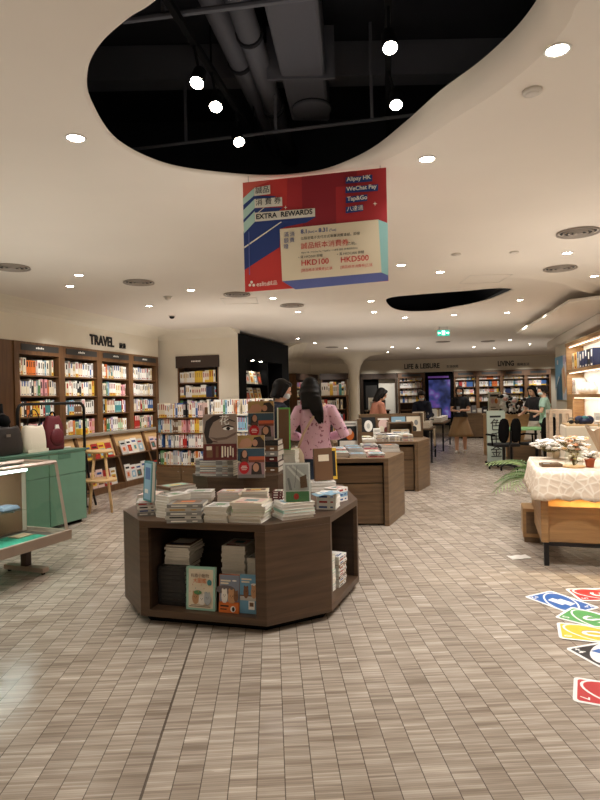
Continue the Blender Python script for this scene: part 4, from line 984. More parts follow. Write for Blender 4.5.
strap(o, [(-.09, -.02, .38), (-.12, -.09, .3), (-.11, -.1, .1), (-.09, -.08, .02)], M_black, .012); strap(o, [(.09, -.02, .38), (.12, -.09, .3), (.11, -.1, .1), (.09, -.08, .02)], M_black, .012)
# black tube rack behind the counter
t = thing('garment_rack', 'black tubular rack standing behind the bags on the counter', 'rack', MG @ Vector((.4, -.66, 0)), rzG)
pth = [(0, 0, .0), (0, 0, 1.36)] + [(-.09 + .09*math.cos(a), 0, 1.36 + .09*math.sin(a)) for a in (.4, .8, 1.2, 1.57)] + [(-1.06 - .09*math.sin(a), 0, 1.36 + .09*math.cos(a)) for a in (0, .4, .8, 1.2)] + [(-1.15, 0, 1.36), (-1.15, 0, 0)]
MB(M_metal).tube(pth, .02, n=10).build('tube_frame', t, smooth=True)
for x in (0, -1.15): MB(M_metal).tube([(x, -.2, .015), (x, .06, .015)], .015, n=8).build('foot', t)
MB(M_metal).tube([(-1.15, 0, .85), (-1.2, .02, .42), (-1.3, .05, .015)], .016, n=8).build('brace', t); MB(M_metal).tube([(-1.26, .04, .2), (-.95, .06, .2)], .01, n=8).build('brace', t)
# two tier wooden stool
P = Vector((-2.56, 7.98, 0)); P.x = -2.68
t = thing('plant_stool', 'pale wooden two-tier round stool beside the green counter', 'stool', P, .3)
MB(M_light).lathe([(.165, .785), (.18, .795), (.18, .815), (.165, .82)], n=28).build('seat', t, smooth=True)
MB(M_light).lathe([(.2, .405), (.215, .415), (.215, .435), (.2, .44)], n=28).build('lower_tier', t, smooth=True)
for k in range(4):
    a = PI/4 + k*PI/2; MB(M_light).tube([(.09*math.cos(a), .09*math.sin(a), .788), (.2*math.cos(a), .2*math.sin(a), .002)], [.019, .015], n=10).build('leg', t, smooth=True)
o = thing('paper_bag', 'small yellow bag on the slanted display beside the stool', 'bag', Mt @ Vector((1.35, -.3, .94)), rzT)
o.location = Mt @ Vector((1.3, -.13, .941))
MB(pm('yellow')).bx(-.1, .1, -.05, .05, 0, .1).build('bag_body', o, bevel=.01); MB(pm('orange')).bx(-.06, .06, -.052, -.05, .03, .07).build('bag_label', o)
# ---------------------------------------------------------------- second and third book tables
def islandtable(lab, poly, zt, pz):
    t = thing('book_table', lab, 'table', (poly[0][0], poly[0][1], 0), 0)
    q_ = [(p[0]-poly[0][0], p[1]-poly[0][1]) for p in poly]
    MB(M_twood).prism(q_, zt - .045, zt).build('tabletop', t, bevel=.002)
    n = len(q_)
    for i in range(n):
        p0, p1 = Vector(q_[i]), Vector(q_[(i+1) % n]); e = (p1-p0).normalized(); nn = Vector((-e.y, e.x)); L = (p1-p0).length
        if i == 0:      # front: recessed cabinet panel between stiles
            for a, b_ in ((0, .04), (L - .05, L)): MB(M_twood).prism([p0+e*a, p0+e*b_, p0+e*b_+nn*.06, p0+e*a+nn*.06], 0, zt - .045).build('stile', t, bevel=.002)
            d1 = MB(M_twood).prism([p0+e*.05+nn*.05, p0+e*(L-.06)+nn*.05, p0+e*(L-.06)+nn*.08, p0+e*.05+nn*.08], .02, .47).build('cabinet_door', t, bevel=.002)
            d2 = MB(M_twood).prism([p0+e*.05+nn*.05, p0+e*(L-.06)+nn*.05, p0+e*(L-.06)+nn*.08, p0+e*.05+nn*.08], .48, zt - .085).build('drawer_front', t, bevel=.002)
            MB(M_black).prism([p0+e*.04+nn*.1, p0+e*(L-.05)+nn*.1, p0+e*(L-.05)+nn*.12, p0+e*.04+nn*.12], 0, zt - .045).build('carcass', t)
        else: MB(M_twood).prism([p0, p1, p1+nn*.03, p0+nn*.03], 0, zt - .045).build('side_panel', t, bevel=.002)
    return t
T2P = [(-.1, 6.78), (.97, 6.70), (1.27, 7.42), (1.27, 8.35), (-.1, 8.35)]
T3P = [(.5, 9.15), (1.77, 9.09), (2.09, 9.74), (2.09, 11.0), (.5, 11.0)]
islandtable('brown wooden book table behind the pink-jacketed woman', T2P, .76, 0)
islandtable('brown wooden book table, third back, before the black steel tables', T3P, .76, 0)
BC = ['white', 'rose', 'cream', 'pale grey', 'grey', 'pink', 'white', 'rose', 'pale grey', 'black', 'yellow', 'brown']
def grid(x0, x1, y0, y1, nx, ny, z, desc, grp, cols=BC, hi=5):
    rown = ['front', 'second', 'third', 'fourth']
    for j in range(ny):
        for i in range(nx):
            x = x0 + (x1-x0)*i/nx; y = y0 + (y1-y0)*j/ny; w_ = (x1-x0)/nx - .02; d = min(.27, (y1-y0)/ny - .02)
            n = RN.randint(2, hi); c = [RN.choice(cols) for _ in range(3)]
            stack('%s stack in %s row on %s' % (ORD[i+1], rown[j], desc), (x, y, z), (x + w_, y + RN.uniform(-.012, .012), z), n, .02, d, c, grp, RN.random() < .5, .008, z=z)
grid(-.06, .97, 6.83, 7.75, 5, 3, .76, 'the second table', 'books laid out on the second table')
grid(.56, 1.74, 9.2, 9.8, 6, 2, .76, 'the third table', 'books laid out on the third table', ['white', 'pale grey', 'white', 'cream', 'grey'], 6)
grid(1.0, 1.25, 7.48, 8.2, 1, 2, .76, 'right wing of second table', 'books laid out on the second table')
# tray display with four square covers on the third table
P = at(360, 437, 10.05); P.z = .761
t = thing('display_tray', 'wooden display box holding four square covers on the third table', 'display', P)
W = 1.02
MB(M_twood).bx(-.0, W + .04, .14, .16, 0, .40).build('back_board', t); MB(M_twood).bx(0, .02, 0, .14, 0, .4).build('side_board', t); MB(M_twood).bx(W + .02, W + .04, 0, .14, 0, .4).build('side_board', t); MB(M_twood).bx(.02, W + .02, 0, .14, 0, .02).build('bottom_board', t); MB(M_twood).bx(.02, W + .02, -.005, .01, .02, .1).build('front_lip', t)
arts = [('black square cover with a white disc leaning in the display box', M_ink, [(EL(.5,.55,.3,.3), M_white), (EL(.5,.55,.12,.14), pm('pale grey')), (R4(.15,.4,.06,.12), M_white)]),
        ('brown food photo cover leaning in the display box', pm('brown'), [(EL(.5,.6,.36,.3), pm('rose')), (EL(.35,.35,.2,.2), pm('cream')), (EL(.7,.3,.18,.18), pm('maroon')), (R4(.1,.9,.85,.93), M_white)]),
        ('pale blue beach cover leaning in the display box', pm('pale blue'), [(R4(0,1,0,.3), pm('cream')), (R4(0,1,.3,.45), pm('mint')), (R4(.3,.7,.75,.82), M_white), (EL(.6,.25,.15,.06), pm('white'))]),
        ('cream patterned cover leaning at right in the display box', pm('cream'), [(EL(.35,.6,.14,.16), pm('brown')), (EL(.68,.68,.14,.14), pm('grey')), (EL(.5,.35,.2,.16), M_ink), (EL(.3,.25,.08,.1), pm('maroon'))])]
for k, (lab, base, lay) in enumerate(arts):
    o = thing('square_book', lab, 'book', P + Vector((.035 + .255*k, .03, .022)), 0, 'square covers in the display box')
    M = Matrix.Rotation(-.2, 4, 'X'); panel_art('front_cover', o, .235, .33, .012, lay, 0, base, M)
    m = MB(M_pagew); m.cur = M; m.bx(.003, .232, .012, .02, .003, .327); m.build('page_block', o)
# poster stand on the second table
P = at(338, 446, 7.95); P.z = .761
t = thing('poster_stand', 'wooden stand with a white music poster on the second table', 'display', P)
MB(M_twood).bx(.27, .32, 0, .16, 0, .4).build('side_board', t, bevel=.002); MB(M_twood).bx(0, .27, .12, .14, 0, .38).build('back_board', t); MB(M_twood).bx(0, .27, 0, .12, 0, .02).build('base_board', t)
panel_art('poster_sheet', t, .27, .37, .004, [(R4(.06,.95,.3,.82), M_ink), (EL(.35,.6,.16,.16), pm('brown')), (EL(.62,.5,.2,.18), pm('orange')), (EL(.6,.62,.12,.12), pm('rose')), (R4(.2,.85,.12,.3), M_white), (R4(.0,.1,.1,.35), M_ink), (R4(.1,.3,.88,.95), M_ink), (R4(.4,.9,.88,.93), pm('grey'))], .06)
# small upright things on the third table right wing
o = thing('storage_cube', 'small open wooden cube of books on the third table', 'box', (1.45, 9.88, .761))
m = MB(M_twood); m.bx(0, .4, .2, .22, 0, .26); m.bx(0, .02, 0, .2, 0, .26); m.bx(.38, .4, 0, .2, 0, .26); m.bx(.02, .38, 0, .2, .24, .26); m.bx(.02, .38, 0, .2, 0, .02); m.build('cube_frame', o)
for k in range(4): book(flatmesh(['cream','brown','white','cream'][k], k, True), '%s book lying %s from bottom in the small wooden cube' % (['cream','brown','white','ivory'][k], ORD[k+1]), (1.49, 9.89, .782 + .03*k), (.3, .18, .029), 0, 'books in the wooden cube')
o = thing('price_box', 'small white card box standing on the third table', 'box', (1.2, 9.86, .761)); MB(M_white).bx(0, .11, 0, .06, 0, .17).build('box_body', o, bevel=.003); MB(pm('pale grey')).bx(.01, .1, -.002, 0, .11, .15).build('box_label', o)

# ---------------------------------------------------------------- black steel tables beyond
def steeltable(lab, x0, y0, x1, y1, wdt):
    a = Vector((x0, y0, 0)); d, L = dirv(a, (x1, y1)); rz = math.atan2(d.y, d.x)
    t = thing('steel_table', lab, 'table', a, rz, None)
    MB(M_twood).bx(0, L, 0, wdt, .71, .74).build('tabletop', t); MB(M_metal).bx(0, L, 0.0, wdt, .68, .71).build('frame_rail', t)
    for x in (.02, L - .02):
        for y in (.02, wdt - .02): MB(M_metal).bx(x - .02, x + .02, y - .02, y + .02, 0, .68).build('leg', t)
    MB(M_metal).bx(.04, L - .04, .01, .03, .2, .22).build('stretcher', t); MB(M_metal).bx(.04, L - .04, wdt - .03, wdt - .01, .2, .22).build('stretcher', t)
    return a, d, rz, L
a4, d4, r4, L4 = steeltable('black steel legged table of white goods, nearer one', 2.84, 12.95, 3.2, 14.2, .8)
a5, d5, r5, L5 = steeltable('black steel legged table of white goods, farther one', 3.72, 15.6, 4.4, 17.6, .8)
for a_, r_, L_, w4, yy in ((a4, r4, L4, 'nearer', 0), (a5, r5, L5, 'farther', 0)):
    M = Matrix.Translation(a_) @ Matrix.Rotation(r_, 4, 'Z')
    for k in range(4):
        p = M @ Vector((.08 + k*(L_-.2)/4, .06, .741)); o = thing('folded_textile', 'white folded cloth bundle, %s nearest on the %s steel table' % (ORD[k+1], w4), 'textile', p, r_, 'folded white goods on the steel tables')
        m = MB(mat('white_linen', (232, 224, 210), .9, bump=.3, nscale=30))
        for j in range(3): m.bx(0, (L_-.2)/4 - .04, 0, .2, .045*j, .045*j + .04)
        m.build('fold', o, bevel=.012)
    for k in range(3):
        p = M @ Vector((.1 + k*L_/3.2, .42, .741)); o = thing('framed_card', 'white framed print standing %s from the near end of %s steel table' % (ORD[k+1], w4), 'print', p, r_ - PI/2 + .5, 'framed prints on the steel tables')
        panel_art('print_sheet', o, .26, .36, .012, [(R4(.1,.9,.1,.9), pm(['white','cream','pale grey'][k])), (EL(.5,.55,.22,.16), [M_ink, pm('black'), pm('brown')][k]), (R4(.3,.7,.2,.25), M_ink)], 0, [M_white, M_twood, M_ink][k])
        MB(M_twood).ext([(.1, .012, .25), (.1, .012, .2), (.1, .1, 0), (.1, .12, 0)], (.05, 0, 0)).build('easel_strut', o)
M = Matrix.Translation(a4) @ Matrix.Rotation(r4, 4, 'Z')
o = thing('hanging_textile', 'pale cloth hanging from the side of the nearer steel table', 'textile', M @ Vector((.25, -.03, .34)), r4)
MB(mat('oat_linen', (196, 176, 150), .9, bump=.3)).loft([[(0, .0 + .01*math.sin(k*2), z), (.12, -.015, z), (.24, .01*math.cos(k), z), (.24, .02, z), (0, .022, z)] for k, z in enumerate((0, .1, .2, .34, .39))]).build('cloth', o, smooth=True)

# ---------------------------------------------------------------- far shelves
OK_ = Vector((K0[0], K0[1], 0)); rzK = math.atan2(dK.y, dK.x)
def sx(px, off=-.4):
    u, v = der(px, 385); k = u / 600; bx0 = OK_.x - dK.y * off; by0 = OK_.y + dK.x * off
    return (k * by0 - bx0) / (dK.x - k * dK.y)
def farcase(lab, p0, p1, nb, far_mix, zs=(.92, 1.2, 1.48, 1.76, 2.03)):
    x0, x1 = sx(p0), sx(p1); t = thing('bookcase', lab, 'bookcase', OK_ + Vector((dK.x*x0, dK.y*x0, 0)), rzK); L = x1 - x0
    M = Matrix.Translation(t.location) @ Matrix.Rotation(rzK, 4, 'Z')
    MB(M_cased).bx(0, L, -.03, -.01, 0, 2.34).build('back_panel', t)
    MB(M_case).bx(0, L, -.44, -.42, 2.14, 2.34).build('header_board', t); MB(M_case).bx(0, L, -.46, -.03, .0, .45).build('base_cabinet', t)
    for k in range(nb + 1): MB(M_case).bx(max(.0, L*k/nb - .06), min(L, L*k/nb + .06), -.42, -.03, .45, 2.34).build('upright', t)
    for k in range(nb):
        for z in zs: MB(M_case).bx(L*k/nb + .06, L*(k+1)/nb - .06, -.4, -.03, z - .025, z).build('shelf', t)
        pl = MB(M_plate).bx(L*k/nb + .15, L*(k+1)/nb - .15, -.447, -.44, 2.2, 2.29).build('category_plate', t)
        for z in zs[1:]: row(OK_ + Vector((dK.x*x0, dK.y*x0, 0)), rzK, L*k/nb + .07, L*(k+1)/nb - .07, -.3, z + .001, .18, .235, '', far_mix, None, .03, .065, .2, .03, far=FAR)
    return t
farcase('far bookcase bay of pale books left of the glowing screen', 398, 425, 1, MIXW)
farcase('far brown bookcase of pale books under the LIVING sign', 454, 551, 4, MIXW + MIX)
x0, x1 = sx(360.5), sx(397)
t = thing('entrance_portal', 'dark framed doorway with a pale lit door left of the LIFE sign', 'doorway', OK_ + Vector((dK.x*x0, dK.y*x0, 0)), rzK); L = x1 - x0
MB(M_cased).bx(0, L, -.42, -.36, 2.14, 2.34).build('header_board', t); MB(M_cased).bx(0, .1, -.42, -.02, 0, 2.14).build('jamb', t); MB(M_cased).bx(L - .06, L, -.42, -.02, 0, 2.14).build('jamb', t)
MB(M_black).bx(.1, L*.48, -.2, -.02, 0, 2.14).build('dark_panel', t); MB(M_plate).bx(.18, L*.44, -.215, -.2, 1.0, 1.9).build('dark_glass', t); MB(M_whitepaint).bx(L*.48, L - .06, -.1, -.02, 0, 2.14).build('pale_door', t)
MB(M_steel).bx(L*.52, L*.54, -.13, -.1, .95, 1.15).build('door_handle', t)
x0, x1 = sx(425.5), sx(453)
t = thing('video_screen', 'glowing blue and purple video screen in dark frame on the far wall', 'screen', OK_ + Vector((dK.x*x0, dK.y*x0, 0)), rzK); L = x1 - x0
MB(M_black).bx(0, L, -.3, -.02, .3, 2.34).build('screen_housing', t)
def scr():
    m = bpy.data.materials.new('screen_glow'); m.use_nodes = True; nt = m.node_tree; b = nt.nodes['Principled BSDF']
    tc = nt.nodes.new('ShaderNodeTexCoord'); no = nt.nodes.new('ShaderNodeTexNoise'); no.inputs['Scale'].default_value = 2.2; cr = nt.nodes.new('ShaderNodeValToRGB')
    nt.links.new(tc.outputs['Object'], no.inputs['Vector']); nt.links.new(no.outputs['Fac'], cr.inputs[0])
    e = cr.color_ramp.elements; e[0].position = .35; e[0].color = srgb(20, 30, 70); e[1].position = .7; e[1].color = srgb(150, 180, 230)
    k = e.new(.5); k.color = srgb(70, 80, 150); k = e.new(.58); k.color = srgb(120, 80, 170)
    nt.links.new(cr.outputs[0], b.inputs['Emission Color']); b.inputs['Emission Strength'].default_value = .35; b.inputs['Base Color'].default_value = (0, 0, 0, 1); return m
MB(scr()).bx(.12, L - .1, -.31, -.3, .6, 2.05).build('screen_face', t)
MB(mat('violet_glow', (110, 70, 150), .5, emit=.25)).bx(.1, L - .15, -.32, -.3, 2.12, 2.19).build('violet_light_bar', t)
MK = Matrix.Translation(OK_) @ Matrix.Rotation(rzK, 4, 'Z')
sign('black LIFE and LEISURE lettering on the far wall band', MK @ Vector((sx(404.5), -.42, 2.5)), rzK, [('LIFE & LEISURE', .26, 0, 0, .025, .8), ('生活休閒', .11, 1.58, 0, .03, 1)])
sign('black LIVING lettering on the far wall band at right', MK @ Vector((sx(498), -.42, 2.5)), rzK, [('LIVING', .26, 0, 0, .025, .72), ('風格生活', .11, .68, 0, .03, 1)])
# left far shelves
def simplecase(lab, a, b_, zt, hdr, zs, mix, base=True, back=True):
    a = Vector((a[0], a[1], 0)); d, L = dirv(a, b_); rz = math.atan2(d.y, d.x); t = thing('bookcase', lab, 'bookcase', a, rz)
    MB(M_cased).bx(0, L, .26, .28, 0, zt).build('back_panel', t)
    MB(M_case).bx(0, .04, 0, .26, 0, zt).build('side_panel', t); MB(M_case).bx(L - .04, L, 0, .26, 0, zt).build('side_panel', t)
    if hdr: MB(mat('header_brown', (62, 46, 36), .5)).bx(-.06, L + .06, -.03, 0, zt - .22, zt).build('header_board', t)
    else: MB(M_case).bx(.04, L - .04, 0, .26, zt - .03, zt).build('top_board', t)
    for z in zs:
        MB(M_case).bx(.04, L - .04, .0, .26, z - .022, z).build('shelf', t); row(a, rz, .05, L - .05, .03, z + .001, .18, .235, '', mix, None, .03, .06, .18, .04, far=FAR)
    MB(M_case).bx(.04, L - .04, .0, .26, 0, .12).build('base_board', t)
    return t
dA, LA = dirv(S0, S1); nA = Vector((dA.y, -dA.x))
simplecase('angled bookcase beside the black display on the far wall', Vector(S0) + dA*.1 + nA*.3, Vector(S1) - dA*.2 + nA*.3, 2.3, True, (.9, 1.2, 1.5, 1.8), MIXC)
simplecase('single bookcase with dark header left of white pillar', (at(321.5, 390, 21.85).x, 21.85), (at(347, 390, 21.87).x, 21.87), 2.33, True, (.9, 1.2, 1.5, 1.8), MIXC + ['yellow'] * 3)
simplecase('dark low bookcase standing before the white pillar', (.42, 13.0), (1.05, 13.0), 1.5, False, (.6, .9, 1.2), MIX)
row(Vector((.42, 13.0, 0)), 0, .05, .6, .05, 1.501, .2, .3, '', MIX, None, .03, .06, .18, .1, far=FAR)
t = thing('display_stand', 'dark display stand with white boxes right of the white pillar', 'display', (1.62, 14.6, 0))
MB(M_black).bx(0, .55, 0, .3, 0, 1.1).build('stand_body', t); MB(M_twood).bx(-.02, .57, -.02, .32, 1.1, 1.13).build('stand_top', t); panel_art('poster_panel', t, .4, .45, .004, [(R4(.1,.9,.1,.9), pm('teal')), (EL(.5,.5,.2,.2), pm('pale blue'))], -.006, M_ink)
o = thing('product_box', 'white box standing on the dark display stand', 'box', (1.68, 14.65, 1.131)); MB(M_white).bx(0, .2, 0, .12, 0, .3).build('box_body', o, bevel=.004); MB(pm('pale grey')).bx(.03, .17, -.002, 0, .05, .2).build('box_label', o)
o = thing('dark_box', 'dark box standing on the dark display stand', 'box', (1.93, 14.67, 1.131)); MB(pm('black')).bx(0, .16, 0, .12, 0, .24).build('box_body', o, bevel=.004); MB(pm('brown')).bx(.02, .14, -.002, 0, .05, .16).build('box_label', o)
t = thing('low_cabinet', 'low brown cabinet standing behind the woman in the khaki skirt', 'cabinet', (5.35, 20.1, 0), -.1)
MB(M_twood).bx(0, .95, 0, .5, .03, .8).build('body', t); MB(M_twood).bx(-.02, .97, -.02, .52, .8, .84).build('cabinet_top', t); MB(M_black).bx(.03, .92, .02, .48, 0, .03).build('plinth', t); MB(M_twood).bx(.02, .465, -.015, 0, .06, .77).build('door', t); MB(M_twood).bx(.485, .93, -.015, 0, .06, .77).build('door', t)
for k in range(5):
    o = thing('product_box', '%s box, %s from left on the low brown cabinet' % (['white','cream','grey','ivory','black'][k], ORD[k+1]), 'box', Matrix.Translation((5.35, 20.1, 0)) @ Matrix.Rotation(-.1, 4, 'Z') @ Vector((.05 + .18*k, .1, .841)), -.1); MB(pm(['white','cream','grey','cream','black'][k])).bx(0, .14, 0, .12, 0, .15 + .05*(k % 3)).build('box_body', o); MB(M_white).bx(.02, .12, -.003, 0, .04, .1).build('box_label', o)

# ---------------------------------------------------------------- seating corner at right
t = thing('sign_board', 'pale standing sign board with black calligraphy by the office chair', 'sign', at(488, 466, 12.1) * 1, .18)
t.location.z = 0
sb = mat('sign_board_pale', (178, 190, 176), .6)
MB(sb).bx(0, .4, 0, .03, .09, 1.12).build('board', t, bevel=.003); MB(M_black).bx(.0, .4, -.1, .13, .06, .09).build('foot_rail', t)
for x in (.05, .35):
    for y in (-.08, .11): MB(M_black).ell((x, y, .03), (.02, .03, .03)).build('caster', t)
MB(M_ink).bx(.06, .3, -.003, 0, .98, 1.02).build('title_bar', t)
for k, ch in enumerate('色手金'): text_on('calligraphy', t, ch, .26, M_ink, .06, -.003, .74 - .27*k, .002, .03)
def officechair(lab, loc, rz):
    t = thing('office_chair', lab, 'chair', loc, rz)
    MB(mat('black_mesh', (18, 18, 20), .75)).bx(-.24, .24, -.22, .24, .44, .5).build('seat', t, bevel=.025)
    for s_ in (-1, 1):
        rings = []
        for k in range(7):
            a = -PI/2 + PI*k/6; z = .76 + .23*math.sin(a); w_ = .113*max(.3, math.cos(a)**.6)
            rings.append([(s_*.118 + w_*math.cos(b_), -.26 + .035*math.sin(b_) - .02*math.sin(a), z) for b_ in [2*PI*i/14 for i in range(14)]])
        MB(M_black).loft(rings).build('backrest', t, smooth=True)
        MB(M_black).tube([(s_*.27, -.1, .47), (s_*.29, -.1, .66)], .015, n=8).build('arm_post', t); MB(M_black).bx(s_*.29 - .035, s_*.29 + .035, -.2, .1, .66, .69).build('armrest', t, bevel=.01)
    MB(M_metal).tube([(0, -.22, .46), (0, -.29, .55), (0, -.3, .75)], .02, n=8).build('back_post', t)
    MB(M_metal).tube([(0, 0, .08), (0, 0, .44)], .03, n=10).build('gas_column', t)
    m = MB(M_metal); 
    for k in range(5):
        a = k*2*PI/5 + .3; m.tube([(0, 0, .1), (.27*math.cos(a), .27*math.sin(a), .065)], [.03, .018], n=8)
    m.build('base', t)
    for k in range(5):
        a = k*2*PI/5 + .3; MB(M_black).ell((.27*math.cos(a), .27*math.sin(a), .028), (.02, .028, .028)).build('caster', t)
officechair('black split-back office chair beside the calligraphy sign board', (3.92, 11.6, 0), .12)
officechair('black split-back office chair right of the green table', (4.62, 11.75, 0), .6)
t = thing('table', 'green-topped table between the two black office chairs', 'table', (4.2, 12.1, 0), -.1)
MB(mat('pale_green_top', (150, 205, 140), .5)).bx(0, .75, 0, .7, .71, .75).build('tabletop', t, bevel=.004); MB(M_twood).bx(.1, .65, .1, .6, .0, .42).build('base_box', t)
for x in (.05, .7):
    for y in (.05, .65): MB(M_metal).bx(x - .02, x + .02, y - .02, y + .02, 0, .71).build('leg', t)
t = thing('counter', 'wooden display counter under the plush cows behind the chairs', 'counter', (4.4, 13.95, 0), -.05)
MB(M_light).bx(0, 1.1, 0, .6, 0, .95).build('body', t, bevel=.004); MB(M_light).bx(-.02, 1.12, -.02, .62, .95, .98).build('worktop', t)
pw, pb = mat('plush_white', (236, 234, 230), .95, sheen=.5), mat('plush_black', (26, 26, 28), .95)
def cow(lab, P, s, rz, horn=True):
    t = thing('plush_cow', lab, 'plush toy', P, rz, 'plush cows on the wooden counter')
    m = MB(pw); m.ell((0, 0, .16*s), (.11*s, .1*s, .15*s)); m.ell((0, -.05*s, .36*s), (.1*s, .09*s, .09*s)); m.build('body', t, smooth=True)
    MB(mat('plush_pink', (232, 186, 176), .9)).ell((0, -.13*s, .335*s), (.06*s, .035*s, .04*s)).build('muzzle', t, smooth=True)
    m = MB(pb); m.ell((-.06*s, -.07*s, .39*s), (.05*s, .06*s, .05*s)); m.ell((.06*s, -.06*s, .2*s), (.055*s, .05*s, .08*s)); m.ell((-.07*s, -.04*s, .08*s), (.05*s, .06*s, .05*s)); m.build('black_patch', t, smooth=True)
    for k in (-1, 1):
        MB(pb).ell((k*.12*s, -.03*s, .38*s), (.05*s, .02*s, .028*s)).build('ear', t, smooth=True); MB(pw).ell((k*.1*s, -.1*s, .2*s), (.035*s, .06*s, .035*s)).build('arm', t, smooth=True); MB(pb).ell((k*.07*s, -.12*s, .04*s), (.04*s, .07*s, .04*s)).build('leg', t, smooth=True)
        if horn: MB(mat('plush_tan', (206, 176, 130), .9)).ell((k*.05*s, -.03*s, .46*s), (.015*s, .015*s, .03*s)).build('horn', t, smooth=True)
    return t
cow('large white plush cow sitting highest at left of the plush group', (4.78, 14.12, .981), 1.05, .1); cow('mostly white plush cow in the middle of the plush group', (5.02, 14.08, .981), .9, -.3)
cow('small plush cow lying low before the left plush cow', (4.88, 13.88, .981), .55, .5); cow('plush cow at right end of the wooden counter', (5.3, 14.1, .981), .85, .2); cow('small plush cow at the right front of the wooden counter', (5.18, 13.88, .981), .5, -.4)
t = thing('poster_display', 'pink printed poster in a clear stand left of the plush cows', 'poster', (4.4, 14.05, .981), .05)
panel_art('poster_sheet', t, .3, .52, .006, [(R4(.05,.95,.05,.95), pm('rose')), (EL(.35,.6,.13,.12), pm('pink')), (EL(.65,.6,.13,.12), pm('orange')), (R4(.15,.85,.8,.9), M_ink), (R4(.2,.8,.2,.24), pm('brown')), (R4(.2,.6,.3,.34), pm('brown'))], 0, M_white)
MB(glass()).bx(-.01, .31, -.02, -.014, 0, .54).build('clear_cover', t); MB(M_light).bx(-.02, .32, -.04, .08, 0, .012).build('stand_base', t)

# ---------------------------------------------------------------- right wall poster and lit shelves
rzR = math.atan2(dR.y, dR.x); OR = Vector((RW0[0], RW0[1], 0)); MR = Matrix.Translation(OR) @ Matrix.Rotation(rzR, 4, 'Z')
t = thing('wall_poster', 'blue and white illustrated poster on the white right wall', 'poster', MR @ Vector((.1, -.03, 1.3)), rzR)
panel_art('poster_sheet', t, 1.5, .95, .02, [(R4(0,.55,.0,1), mat('poster_sky', (112, 170, 206), .5)), (R4(.55,1,0,1), mat('poster_pale', (224, 220, 226), .5)), ([(0,.2),(.25,.55),(.45,.45),(.55,.7),(.55,0),(0,0)], M_white), ([(.08,0),(.08,.3),(.42,.62),(.5,.5),(.5,0)], mat('poster_teal', (44, 104, 126), .5)), ([(.15,0),(.15,.3),(.2,.34),(.2,0)], pm('navy')), ([(.3,0),(.3,.42),(.34,.46),(.34,0)], pm('blue')), ([(.46,.68),(.62,.78),(.82,.36),(.6,.12),(.5,.2)], mat('poster_sand', (222, 190, 150), .5)), ([(.55,.7),(.58,.72),(.72,.3),(.69,.28)], pm('orange')), ([(.5,0),(1,0),(1,.05),(.86,.3)], mat('poster_triangle', (204, 214, 226), .5)), (R4(.16,.24,.82,.92), M_white), (R4(.62,.66,.8,.95), pm('lilac')), (R4(.72,.76,.84,.95), pm('lilac'))], 0, M_white)
x0 = 2.62; x1 = 5.2
t = thing('bookcase', 'honey oak wall bookcase with lit white backs at right edge', 'bookcase', MR @ Vector((x0, -.32, 0)), rzR); L = x1 - x0
m_lit = mat('lit_shelf_back', (246, 244, 238), .7)
MB(m_lit).bx(0, L, .3, .315, 0, 2.34).build('back_panel', t)
for x in (0, L - .03): MB(M_tan).bx(x, x + .03, 0, .3, 0, 2.34).build('side_panel', t)
MB(M_tan).bx(-.02, L + .02, -.01, .3, 2.3, 2.36).build('top_board', t); MB(M_tan).bx(.03, L - .03, .0, .3, 1.82, 1.87).build('shelf', t); MB(M_tan).bx(.03, L - .03, .0, .3, 1.37, 1.42).build('shelf', t); MB(M_tan).bx(.03, .5, -.005, .02, .95, 1.37).build('cabinet_door', t); MB(M_tan).bx(.03, L - .03, .0, .3, .9, .95).build('shelf', t); MB(M_tan).bx(.03, L - .03, .0, .02, 0, .9).build('cabinet_door', t)
for z in (2.29, 1.81, 1.36):
    MB(mat('led_strip', (255, 240, 214), .5, emit=2.2, ecol=(255, 240, 218))).bx(.06, L - .06, .04, .06, z - .01, z).build('led_strip', t)
    L_ = bpy.data.lights.new('shelf', 'AREA'); L_.shape = 'RECTANGLE'; L_.size = L - .2; L_.size_y = .03; L_.energy = 6; L_.color = (1, .93, .82)
    lo = bpy.data.objects.new('shelf_lamp', L_); COL.objects.link(lo); lo.matrix_world = MR @ Matrix.Translation((x0 + L/2, -.26, z - .02)) @ Matrix.Rotation(.3, 4, 'X')
MX = MR @ Matrix.Translation((x0, -.32, 0))
for k in range(8):
    c = ['cream','yellow','pale grey','navy','navy','navy','black','navy'][k]; w_ = .17
    p = MX @ Vector((.06 + .185*k, .09, 1.871)); book(shelfmesh(c, k), '%s box file, %s from left on the upper lit shelf' % (c, ORD[k+1]), p, (w_, .17, .3), rzR, 'files on the upper lit shelf')
for k in range(6): p = MX @ Vector((.05 + .045*k, .09, 1.421)); book(shelfmesh(['white','cream','white','pale grey','white','white'][k], k), '%s book, %s from left on the middle lit shelf' % (['white','cream','ivory','grey','pale','chalky'][k], ORD[k+1]), p, (.042, .17, .3 - .02*(k % 3)), rzR, 'books on the middle lit shelf')
for k in range(4):
    p = MX @ Vector((.55 + .24*k, .14, 1.421)); o = thing('white_vase', 'white rounded jar, %s from left on the middle lit shelf' % ORD[k+1], 'jar', p); MB(M_white).lathe([(.05, 0), (.08, .06), (.07, .13), (.035, .17), (.045, .19)], n=18).build('jar_body', o, smooth=True); MB(pm('pale grey')).lathe([(.046, .19), (.03, .2), (.01, .215)], n=14).build('lid', o, smooth=True)

